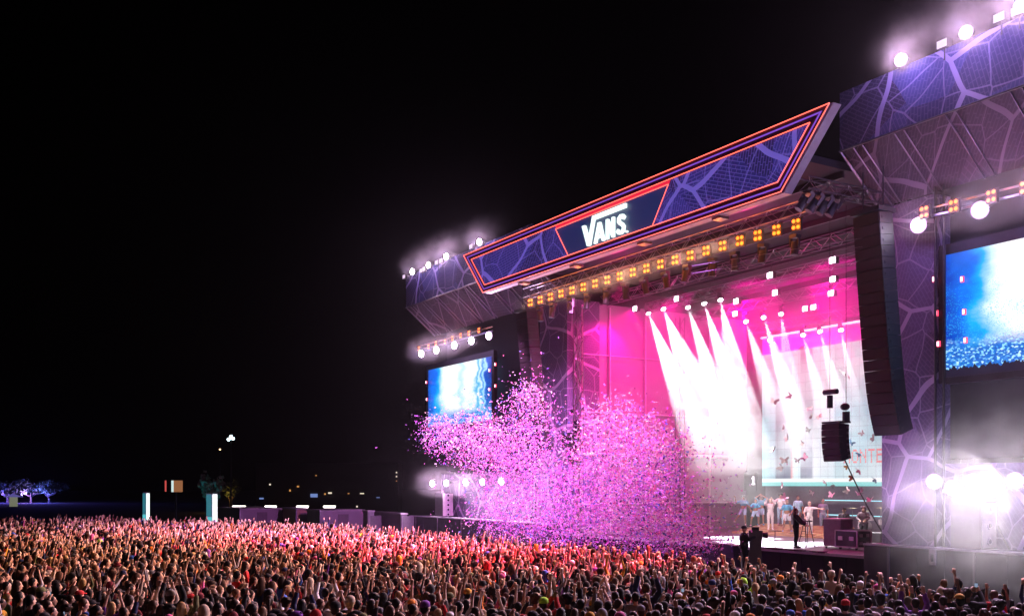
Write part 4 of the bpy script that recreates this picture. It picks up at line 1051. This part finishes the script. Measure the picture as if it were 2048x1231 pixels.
# drum kit behind them
dk_ = thing('drum_kit', atz(1742, 1062, Z_MAIN + .5), 'drum kit with cymbals half lost in pink smoke', 'drum kit')
dk_.location.z = Z_MAIN
M_drum = mat('drum_shell', (.35, .3, .33), .3); M_cym = mat('cymbal_brass', (.65, .5, .25), .25, 1.0)
MB().box(-1.4, 1.4, -1, 1, 0, .5).build('riser', M_black, dk_, loc=(0, 0, 0))
MB().tube((0, -.7, .78), (0, -.25, .78), .28, n=16).build('bass_drum', M_drum, dk_, loc=(0, 0, 0))
for x, y, z, r in ((-.28, -.3, 1.2, .16), (.2, -.3, 1.2, .17), (.75, .0, 1.0, .22), (-.7, .1, 1.05, .18)):
    MB().tube((x, y, z - .12), (x, y, z + .14), r, n=12).build('tom', M_drum, dk_, loc=(0, 0, 0))
for x, y, z in ((-.95, -.3, 1.7), (.9, -.35, 1.75), (-.5, .3, 1.55), (1.1, .3, 1.6)):
    c = MB().tube((x, y, z), (x, y, z + .03), .27, .04, n=14).build('cymbal', M_cym, dk_, loc=(0, 0, 0))
    MB().tube((x, y, .5), (x, y, z), .015).build('stand', M_steel, c, loc=(0, 0, 0))
# draped equipment at the side of the stage
dq = thing('draped_equipment', atz(1748, 1098, Z_MAIN), 'heap of equipment under a black cover beside the tower pillar', 'equipment')
dq.location = (9.9, 38.6, Z_MAIN)
MB().prism([(-1.2, 0), (1.3, 0), (1.3, 1.2), (.9, 1.75), (.5, 1.85), (.1, 1.35), (-.5, 1.0), (-1.1, .8)], -.6, .6).build('cover', mat('black_cover', (.02, .02, .024), .5), dq, loc=(0, 0, 0))
MB().tube((.25, -.66, 0), (.25, -.66, 1.3), .05).build('post', M_steel, dq, loc=(0, 0, 0)); MB().tube((.8, -.66, .9), (1.3, -.66, .9), .03).build('rail', M_steel, dq, loc=(0, 0, 0))

# pit camera platform, operator, camera on pedestal
pp = at(1492, 1120, 29.2)
pt = thing('camera_platform', (pp.x, pp.y, 0), 'black camera platform in the pit before the stage', 'platform')
MB().box(-1.1, 1.1, -.9, .9, .82, .9).build('top', M_black, pt, loc=(0, 0, 0))
for x in (-1, 1):
    for y in (-.8, .8): MB().tube((x, y, 0), (x, y, .82), .04).build('leg', M_dsteel, pt, loc=(0, 0, 0))
op = performer(1488, 1120, 29.2, 1.80, person_prims((-.25, .18, 1.22), (-.10, .42, 1.32), (.26, .18, 1.22), (.12, .42, 1.34), bulk=1.45), R(-35), (.35, .2, .13),
               [('long', (.02, .015, .02)), ('pants', BLK), ('shoes', BLK), ('6', (.05, .04, .05))], 'camera operator in dark jacket and cap filming from the pit', z=.9)
cp = Vector((op.location.x + .30, op.location.y + .40, .9))
vc = thing('video_camera', cp, 'dark broadcast camera on a pedestal in front of its operator', 'camera')
MB().tube((0, 0, 0), (0, 0, 1.25), .09, .06, n=10).build('pedestal', M_cab, vc, loc=(0, 0, 0))
MB().add([(-.27, -.36, .1), (.20, -.40, .1), (.26, .24, .1), (-.22, .28, .1), (-.15, -.26, .9), (.14, -.28, .9), (.16, .18, .9), (-.14, .2, .9), (-.17, -.32, 1.62), (.17, -.32, 1.62), (.17, .24, 1.62), (-.17, .24, 1.62)],
         [(0, 1, 5, 4), (1, 2, 6, 5), (2, 3, 7, 6), (3, 0, 4, 7), (4, 5, 9, 8), (5, 6, 10, 9), (6, 7, 11, 10), (7, 4, 8, 11), (8, 9, 10, 11)]).build('rain_cover', mat('rain_cover', (.05, .04, .05), .35), vc, loc=(0, 0, 0))
for a in range(3): MB().tube((0, 0, .25), (.45 * math.cos(a * 2.1), .45 * math.sin(a * 2.1), .02), .03).build('leg', M_cab, vc, loc=(0, 0, 0))
b = MB().box(-.12, .12, -.29, .23, 1.27, 1.6).build('body', M_cab, vc, loc=(0, 0, 0))
MB().tube((0, .25, 1.43), (0, .45, 1.43), .10, .13, n=12).build('lens', M_cab, vc, loc=(0, 0, 0))
MB().box(-.1, .1, -.2, .1, 1.62, 1.76).build('viewfinder', M_cab, vc, loc=(0, 0, 0))
vc.rotation_euler.z = R(-40)
# pit barrier along the front of the crowd, in bolted sections
M_bar = mat('barrier_steel', (.3, .3, .32), .4, .8)
def barrier():
    t = thing('crowd_barrier', (0, 0, 0), 'steel crowd barrier section between the packed crowd and the pit', 'barrier', 'pit barrier sections')
    MB().box(-.6, .6, 0, .03, .1, 1.15).build('panel', M_bar, t); MB().tube((-.6, 0, 1.18), (.6, 0, 1.18), .03).build('rail', M_bar, t)
    MB().box(-.6, .6, -.9, 0, 0, .02).build('foot_plate', M_bar, t)
    return t
b0 = barrier()
for k in range(42):
    o = b0 if k == 0 else copy_tree(b0); o.location = (-34 + k * 1.24, 24.9, 0)

# ================================================================== confetti
def quads(P, size, rs, cols, wts):
    n = len(P); a = rs.randn(n, 3); a /= np.linalg.norm(a, axis=1)[:, None]; b = rs.randn(n, 3); b -= a * (a * b).sum(1)[:, None]; b /= np.linalg.norm(b, axis=1)[:, None]
    L = (size * rs.choice([.55, .8, 1.0, 1.25, 1.6], n))[:, None]; Wd = L * rs.uniform(.4, .65, n)[:, None]; nn = np.cross(a, b) * L * rs.uniform(-.5, .5, n)[:, None]
    v = np.stack([P - a * L - b * Wd + nn, P - b * Wd, P + b * Wd, P - a * L + b * Wd + nn, P + a * L - b * Wd + nn, P + a * L + b * Wd + nn], 1).reshape(-1, 3)
    f = np.array([[0, 1, 2, 3], [1, 4, 5, 2]]); F = (f[None] + 6 * np.arange(n)[:, None, None]).reshape(-1, 4)
    c = np.array(cols)[rs.choice(len(cols), n, p=np.array(wts) / sum(wts))]; return v, F, np.repeat(c, 2, 0)
rs = np.random.RandomState(5)
def plume(blobs, N):
    w = np.array([b[4] for b in blobs], float); w /= w.sum(); out = []
    for (px, py, rx, ry, _), k in zip(blobs, rs.multinomial(N, w)):
        c = at(px, py, 27.3); t = (c - CAM).dot(FWD); m = t / 2000
        g = rs.randn(k, 3); g /= np.linalg.norm(g, axis=1)[:, None]; g *= np.where(rs.rand(k, 1) < .64, rs.rand(k, 1) ** .5 * .92, np.abs(rs.randn(k, 1)) * .35 + .75)
        out.append(np.array(c) + np.outer(g[:, 0] * rx * m, np.array(RGT)) + np.outer(g[:, 1] * ry * m, (0, 0, 1)) + np.outer(g[:, 2] * min(rx * m, 2.6), np.array(FWD)))
    return np.concatenate(out)
left = plume([(880, 865, 50, 42, 7), (940, 880, 72, 60, 14), (1005, 905, 85, 85, 24), (1060, 850, 58, 95, 12), (1055, 790, 30, 36, 2.0), (1050, 985, 95, 95, 30), (1075, 1055, 95, 55, 17), (985, 1030, 55, 55, 7), (1120, 960, 60, 120, 12)], 21000)
right = plume([(1230, 830, 62, 46, 5), (1250, 880, 98, 72, 19), (1220, 960, 105, 90, 30), (1290, 980, 100, 100, 30), (1330, 905, 62, 60, 7), (1270, 1060, 125, 55, 28), (1350, 1060, 70, 60, 15), (1400, 1085, 50, 40, 3.5), (1385, 980, 60, 110, 2.0), (1170, 1040, 60, 60, 12)], 21000)
stray = plume([(1100, 950, 270, 210, 1), (1330, 980, 170, 170, 1.2), (1430, 1040, 60, 60, .5)], 1300)
CF = [(.80, .30, .75), (.75, .75, .78), (.62, .28, .85), (.85, .20, .55), (.16, .22, .72), (.55, .10, .60), (.9, .55, .85), (.08, .06, .2)]
CW = [20, 14, 24, 10, 10, 12, 8, 14]
cv, cf_, cc_ = quads(np.concatenate([left, right, stray]), .035, rs, CF, CW)
tag(big_mesh('confetti', [cv], [cf_], [cc_], attrcol('confetti_foil', .45, .22)), kind='stuff')
# spots without fixtures, added in the pit, stage front and roof to brighten the confetti
for x, y, z, tg, pw, col in ((-9, 32.9, 1.0, (-9, 27, 1.0), 700, (.8, .2, 1)), (-2, 33.2, 1.0, (-2, 27, 1.0), 900, (.8, .2, 1)), (3.5, 33.2, 1.0, (3, 27, 1.0), 700, (.8, .25, 1)), (-15, 32.9, 1.2, (-15, 27, 1.0), 600, (1, .3, .9)), (-3, 33.4, 1.9, (-3.5, 27, 5), 1500, (.85, .15, 1)), (-9, 33.0, 2.2, (-9.5, 27, 6), 1700, (1, .15, .75)), (4, 33.4, 1.9, (2, 27, 4), 900, (.75, .15, 1)), (-15, 33.0, 2.4, (-15, 27, 6), 1200, (1, .25, .75)),
                             (-6, 31.2, 14.8, (-5, 27.2, 4), 5200, (1, .22, .78)), (-13, 31.0, 14.8, (-14, 27.2, 5), 4600, (1, .30, .72)), (7, 28.95, 15.1, (-3, 27.2, 4), 7000, (.72, .20, 1)), (0, 28.95, 15.1, (-11, 27.2, 5), 5000, (.95, .28, .9))):
    light('SPOT', (x, y, z), pw * (1.8 if z < 5 else 4.2), col, tg, 85, .7, .15, st)
for x, tx in ((-14.4, -13.6), (11.9, 12.8), (13.8, 13.2)):
    light('SPOT', (x, 32.9, 2.3), 450, (.80, .45, 1), (tx, 34.2, 8), 75, .8, .15, st)
for x in (-6, 4):
    light('POINT', (x, 33.8, 15.3), 420, (1, .02, .26), None, radius=.2, parent=rf)
# unseen red wash lamps, added to redden the front half of the crowd
for k, (tx, ty, pw) in enumerate(((-11, 18, 90000), (-3, 18.5, 180000), (4, 19, 250000), (11, 20, 150000))):
    p_ = Vector((11.8, 29.5 + .55 * k, 15.0))
    hd_ = put_head(p_ + Vector((0, 0, .62)), 'added moving head lamp throwing red light over the crowd from the truss beside the sign', 'added red wash lamps on the side truss', (-.5, .3))
    light('SPOT', p_ + Vector((-.1, -.2, -.25)), pw, (1, .03, .15), (tx, ty, 1.5), 27, .9, .12, rf)

# ---- big paper butterflies drifting over the stage
BCOL = [('white', (.85, .84, .82)), ('orange', (.75, .38, .12)), ('blue', (.12, .35, .55)), ('pink', (.75, .35, .55)), ('grey', (.28, .27, .30))]
def wingpts(sx):
    return [(0, .02), (sx * .06, .09), (sx * .15, .13), (sx * .17, .06), (sx * .09, .0), (sx * .13, -.06), (sx * .09, -.12), (sx * .03, -.08), (0, -.05)]
def fly_mesh():
    mb = MB()
    for sx in (-1, 1):
        w = wingpts(sx); n = len(w)
        mb.add([(x, abs(x) * .55, z) for x, z in w] + [(x, abs(x) * .55 + .004, z) for x, z in w], [tuple(range(n)), tuple(range(2 * n - 1, n - 1, -1))] + [((k + 1) % n, k, n + k, n + (k + 1) % n) for k in range(n)])
    mb.caps(Vector((0, 0, -.06)), .008, Vector((0, 0, .06)), .006, n=6)
    return mb
fly = fly_mesh().mesh('paper_butterfly'); fly.materials.append(objcol('paper', .7))
FB = [(1618, 815, 0), (1623, 835, 0), (1637, 832, 0), (1568, 857, 0), (1576, 876, 0), (1618, 860, 4), (1605, 885, 0), (1548, 900, 0), (1596, 920, 4), (1608, 915, 3), (1570, 920, 0), (1695, 932, 1), (1706, 955, 1), (1719, 940, 0), (1725, 865, 4), (1747, 880, 4),
      (1686, 870, 2), (1703, 885, 2), (1721, 908, 2), (1751, 958, 2), (1652, 965, 4), (1668, 969, 4), (1625, 985, 0), (1664, 990, 3), (1695, 980, 0), (1716, 987, 3), (1725, 978, 0), (1741, 1000, 0), (1566, 970, 0), (1563, 933, 0), (1755, 850, 4), (1548, 802, 0), (1580, 790, 0), (1570, 995, 3), (1690, 745, 4), (1700, 755, 0)]
br_ = random.Random(4)
for px, py, c in FB:
    o = bpy.data.objects.new('paper_butterfly', fly); COL.objects.link(o)
    o.location = at(px, py, br_.uniform(36.5, 39.5)); o.rotation_euler = (br_.uniform(-.8, .8), br_.uniform(-.9, .9), br_.uniform(0, 3.1)); s = br_.uniform(.95, 1.45); o.scale = (s, s, s)
    o.color = (*BCOL[c][1], 1); tag(o, f'{BCOL[c][0]} paper butterfly drifting in front of the pale upstage screen', 'paper butterfly', f'{BCOL[c][0]} paper butterflies')

# ================================================================== beyond the field
M_cabin = mat('cabin_grey', (.22, .20, .23), .7, 0, .15, 1.5); M_brown = mat('cabin_brown', (.32, .20, .14), .7)
def cabin(px0, pxc, px1, ytop, t, label, m=M_cabin):
    """box whose near corner shows at pxc; its stage-lit end runs to px1, its dark side to px0"""
    c = att(pxc, ytop, t); h = c.z
    w = att(pxc, ytop, t); dx = None
    # dark side runs along -X from the corner; lit end runs along +Y
    L = 1.0
    while proj((c.x - L, c.y, h))[0] > px0 and L < 25: L += .1
    D = .5
    while proj((c.x, c.y + D, h))[0] < px1 and D < 25: D += .1
    t_ = thing('site_cabin', (c.x - L / 2, c.y + D / 2, 0), label, 'cabin', 'site cabins beyond the field')
    x0, x1, y0, y1 = c.x - L, c.x, c.y, c.y + D
    MB().box(x0, x1, y0, y1, 0, h - .12).build('wall', m, t_)
    MB().box(x0 - .06, x1 + .06, y0 - .06, y1 + .06, h - .118, h).build('roof', mat('cabin_roof', (.3, .29, .3), .6), t_)
    MB().box(x1 - .1, x1 + .04, y0 - .04, y0 + .1, 0, h - .122).build('corner_post', M_steel, t_)
    MB().box(x1 + .002, x1 + .03, y0 + D * .4, y0 + D * .4 + .9, .1, 2.0).build('door', mat('cabin_door', (.12, .11, .12), .6), t_)
cabin(436, 480, 562, 1016, 86, 'grey cabin with a light tube above its roof, beside the teal totem')
cabin(566, 592, 613, 1015, 84, 'narrow brown-ended cabin between two grey ones', M_brown)
cabin(614, 640, 728, 1019, 80, 'long pale grey cabin behind raised hands', M_cabin)
cabin(728, 736, 748, 1020, 77, 'slim grey cabin end wedged between two longer cabins')
cabin(749, 802, 809, 1025, 76, 'dark low cabin next to the stage wing')
TUBE = emis('light_tube', (1, .93, .85), 6)
for a, b, y in ((465, 491, 1012.5), (530, 553, 1012.5), (593, 617, 1012.5), (647, 671, 1012.5)):
    p0, p1 = att(a, y, 96), att(b, y, 96); t_ = thing('light_tube', (p0.x, p0.y, 0), 'glowing strip light on posts behind the cabins', 'strip light', 'strip lights behind the cabins')
    MB().tube(p0, p1, .10).build('tube', TUBE, t_)
    for p in (p0, p1): MB().tube((p.x, p.y, 0), (p.x, p.y, p.z), .05).build('post', M_dsteel, t_)
    light('POINT', (p0 + p1) / 2 + Vector((0, 0, .5)), 25, (1, .93, .85), None, radius=.2, parent=None)
# lit totems
def totem(px0, px1, y0, t, label):
    a, b = att(px0, y0, t), att(px1, y0, t); w = (b - a).length
    t_ = thing('lit_totem', (a.x, a.y, 0), label, 'totem', 'lit totems'); c = (a + b) / 2; r = w * .42
    M = Matrix.Translation((c.x, c.y, a.z / 2)) @ Matrix.Rotation(RZ - .5, 4, 'Z')
    MB().obox(M, r, r, a.z / 2).build('body', mat('totem_white', (.6, .6, .6), .5), t_)
    for k, (z0, z1, cn) in enumerate(((.50, .98, 'a'), (.05, .48, 'b'))):
        Mk = Matrix.Translation((c.x, c.y, a.z * (z0 + z1) / 2)) @ Matrix.Rotation(RZ - .5, 4, 'Z') @ Matrix.Translation((0, -r - .02, 0))
        MB().obox(Mk, r * .9, .015, a.z * (z1 - z0) / 2).build('panel', emis('totem_teal' + cn, (.04, .30, .38) if k == 0 else (.10, .62, .68), .55 if k == 0 else .9), t_)
    Me = Matrix.Translation((c.x, c.y, a.z * .5)) @ Matrix.Rotation(RZ - .5, 4, 'Z') @ Matrix.Translation((r + .02, 0, 0))
    MB().obox(Me, .015, r * .8, a.z * .48).build('edge_light', emis('totem_edge', (.85, .95, .9), 1.6), t_)
totem(287, 298, 984, 88, 'slim teal-lit totem beside the far tree line')
totem(415, 433, 986, 82, 'broad teal-lit totem beside the grey cabins')
# lit hoarding
hb = thing('lit_hoarding', att(350, 1010, 110), 'raised hoarding with an orange-lit face and pale edge', 'hoarding'); hb.location.z = 0
def hplate(a, b, y0, y1, m, nm, t=110):
    p, q = att(a, y0, t), att(b, y1, t); mb = MB()
    M = Matrix.Translation((p + q) / 2) @ Matrix.Rotation(RZ, 4, 'Z'); mb.obox(M, abs((q - p).dot(RGT)) / 2, .06, abs(p.z - q.z) / 2); mb.build(nm, m, hb)
hplate(347.6, 365, 960, 983, emis('hoard_orange', (.55, .22, .08), .5), 'face'); hplate(343, 347, 960, 983, emis('hoard_pale', (.7, .9, .9), .9), 'edge'); hplate(330, 332.5, 960, 982, emis('hoard_red', (.8, .1, .08), .7), 'red_edge')
p = att(352, 983, 110); MB().tube((p.x, p.y, 0), (p.x, p.y, p.z), .12).build('post', M_dsteel, hb)
# tall floodlight mast
p = att(462, 878, 125); fm = thing('floodlight_mast', (p.x, p.y, 0), 'far floodlight mast with a small white lamp cluster', 'mast')
MB().tube((p.x, p.y, 0), (p.x, p.y, p.z), .14, .08).build('pole', M_dsteel, fm)
for dx, dz in ((-.3, 0), (.25, .1), (0, .35)): MB().ell((p.x + RGT.x * dx, p.y + RGT.y * dx, p.z + dz), (.2, .2, .2)).build('lamp', emis('mast_lamp', (.7, .95, 1), 6), fm)
p = att(440, 898, 125); fm = thing('street_lamp', (p.x, p.y, 0), 'far tiny amber street lamp', 'street lamp')
MB().tube((p.x, p.y, 0), (p.x, p.y, p.z), .1, .06).build('pole', M_dsteel, fm); MB().ell((p.x, p.y, p.z), (.12, .12, .1)).build('lamp', emis('amber_point', (1, .6, .25), 4), fm)
# trees lit from below
LEAF = mat('leaf', (.07, .10, .05), .7); BARK = mat('bark', (.10, .07, .05), .9)
def tree(px, ybase_t, h, w, col, pw, label, seed, leaves=900):
    r = np.random.RandomState(seed); b = att(px, 968, ybase_t); base = Vector((b.x, b.y, 0))
    t_ = thing('park_tree', base, label, 'tree', 'colour-lit park trees')
    mb = MB(); mb.tube(base, base + Vector((0, 0, h * .35)), .28, .2, n=7); tips = []
    for k in range(7):
        a = k * .9 + r.rand(); e = base + Vector((math.cos(a) * w * .55 * (.4 + r.rand()), math.sin(a) * w * .55 * (.4 + r.rand()), h * (.62 + .3 * r.rand())))
        s = base + Vector((0, 0, h * (.22 + .13 * r.rand()))); m_ = s.lerp(e, .5) + Vector((0, 0, -h * .04)); mb.tube(s, m_, .13, .09, n=5); mb.tube(m_, e, .09, .03, n=5); tips += [e, m_.lerp(e, .5)]
        for j in range(3):
            e2 = e + Vector((r.randn() * w * .18, r.randn() * w * .18, r.rand() * h * .12)); mb.tube(m_.lerp(e, .6), e2, .04, .02, n=4); tips.append(e2)
    mb.build('trunk', BARK, t_)
    P = np.concatenate([np.array(tp) + r.randn(leaves // len(tips), 3) * (w * .10, w * .10, h * .06) for tp in tips])
    v, f_, c_ = quads(P, .20, r, [(.07, .10, .05)], [1])
    me = bpy.data.meshes.new('crown'); me.from_pydata((v - np.array(base)).tolist(), [], f_.tolist()); me.materials.append(LEAF); cr_ = bpy.data.objects.new('crown', me); COL.objects.link(cr_); cr_.parent = t_
    light('POINT', base + Vector((RGT.x * -.5 - FWD.x * 2.0, RGT.y * -.5 - FWD.y * 2.0, h * .45)), pw, col, None, radius=.3, parent=t_)
tree(15, 240, 4.9, 6.0, (.12, .10, 1), 3000, 'tree washed in blue light beside the pale tent', 1)
tree(62, 240, 4.6, 5.0, (.35, .2, 1), 2600, 'small tree washed in violet light next to the tent', 2)
tree(98, 240, 4.8, 6.0, (.10, .12, 1), 3000, 'tree washed in blue light at the end of its row', 3)
tree(421, 105, 4.9, 1.3, (.05, .6, 1), 160, 'slender tree washed in cyan light behind the broad totem', 4, 400)
tree(462, 160, 4.9, 1.8, (1, .55, .12), 160, 'small tree washed in amber light beyond the cabins', 5, 400)
tn = thing('marquee_tent', att(27, 1000, 200), 'small pale lit marquee beneath the blue trees', 'tent'); tn.location.z = 0
c = att(26, 1003, 140)
MB().box(-.7, .7, -.7, .7, 0, 1.9).build('wall', emis('tent_glow', (.85, .9, .6), .18), tn, loc=(0, 0, 0))
MB().add([(-2.2, -1.7, 1.904), (2.2, -1.7, 1.904), (2.2, 1.7, 1.904), (-2.2, 1.7, 1.904), (0, 0, 2.6)], [(0, 1, 4), (1, 2, 4), (2, 3, 4), (3, 0, 4), (3, 2, 1, 0)]).build('roof', emis('tent_roof_glow', (.3, .25, .9), .3), tn, loc=(0, 0, 0))
# far low building with scattered lit windows
fb = thing('far_building', att(600, 968, 170), 'dark far building with a few small lit windows', 'building'); fb.location.z = 0
c0, c1 = att(520, 960, 170), att(800, 960, 170); M0 = Matrix.Translation(((c0.x + c1.x) / 2, (c0.y + c1.y) / 2, 4)) @ Matrix.Rotation(RZ, 4, 'Z')
MB().obox(M0, (c1 - c0).length / 2, 3, 4).build('wall', mat('far_wall', (.02, .02, .025), .9), fb)
for px, py, w, h, cn in ((540, 968, 3, 3, 'w'), (523, 996, 8, 3, 'b'), (596, 972, 4, 3, 'a'), (580, 980, 3, 4, 'a'), (628, 990, 14, 7, 'b'), (660, 985, 7, 3, 'w'), (724, 986, 8, 2, 'w'), (697, 986, 3, 2, 'a'), (756, 994, 6, 2, 'b'), (793, 944, 2.5, 3, 'w'), (793, 952, 2.5, 3, 'w'), (793, 961, 2, 2, 'a'), (632, 950, 3, 2, 'a'), (714, 1012, 3, 3, 'w'), (650, 987, 3, 3, 'a')):
    p = att(px, py, 166.7); M1 = Matrix.Translation(p) @ Matrix.Rotation(RZ, 4, 'Z')
    MB().obox(M1, w * .042, .05, h * .042).build('window', emis('far_' + cn, {'w': (1, .85, .65), 'b': (.3, .45, 1), 'a': (1, .45, .12)}[cn], {'w': .9, 'b': .5, 'a': .6}[cn]), fb)

# ================================================================== smoke
def puff(name, c, r, dens, aniso=.3, wisp=.8):
    m = bpy.data.materials.new(name); m.use_nodes = True; n = m.node_tree.nodes; l = m.node_tree.links
    n.remove(n['Principled BSDF']); v = n.new('ShaderNodeVolumePrincipled')
    v.inputs['Anisotropy'].default_value = aniso; l.new(v.outputs[0], n['Material Output'].inputs['Volume'])
    tc = n.new('ShaderNodeTexCoord'); ln = n.new('ShaderNodeVectorMath'); ln.operation = 'LENGTH'; l.new(tc.outputs['Object'], ln.inputs[0])
    fall = mathn(n, l, 'POWER', mathn(n, l, 'MAXIMUM', mathn(n, l, 'SUBTRACT', 1.0, ln.outputs['Value']), 0.0), 1.4)
    nz = n.new('ShaderNodeTexNoise'); nz.inputs['Scale'].default_value = 1.6; nz.inputs['Detail'].default_value = 3
    mp = n.new('ShaderNodeMapping'); mp.inputs['Scale'].default_value = r; mp.inputs['Location'].default_value = c; l.new(tc.outputs['Object'], mp.inputs[0]); l.new(mp.outputs[0], nz.inputs['Vector'])
    w = mathn(n, l, 'ADD', 1.0 - wisp, mathn(n, l, 'MULTIPLY', mathn(n, l, 'MAXIMUM', mathn(n, l, 'SUBTRACT', nz.outputs['Fac'], .32), 0.0), wisp * 5))
    l.new(mathn(n, l, 'MULTIPLY', mathn(n, l, 'MULTIPLY', fall, w), dens * 2.6), v.inputs['Density'])
    o = MB().ell((0, 0, 0), (1, 1, 1), 20, 12).build(name, m, loc=(0, 0, 0), smooth=True); o.location = c; o.scale = r
    return tag(o, kind='stuff')
for px, py, Y, r, d in ((1930, 965, 31.2, (6.0, 1.8, 2.4), .035), (2010, 900, 31.4, (6.0, 1.8, 4.6), .022), (1990, 1090, 31.0, (6.5, 1.8, 2.4), .022), (1850, 1000, 31.4, (3.2, 1.4, 2.0), .02)):
    puff('wing_smoke', at(px, py, Y), r, d)
for c, r, d in (((-21, 30.6, 20.2), (9.5, 1.5, 1.6), .015), ((20.5, 30.4, 20.3), (9.5, 1.6, 1.8), .014), ((-25, 32.0, 14.4), (6.5, 1.3, 1.4), .022), ((20, 31.8, 14.4), (8, 1.4, 1.6), .010), ((-3, 34.2, 14.2), (9.5, 2.6, 1.9), .018),
                ((-25.5, 32.4, 4.6), (7, 1.0, 1.4), .012), ((-1, 30.2, 14.9), (12, 1.2, 1.0), .022)):
    puff('lamp_glow_smoke', c, r, d, .75)  # puffs along the tower lamp rows are added to give halos
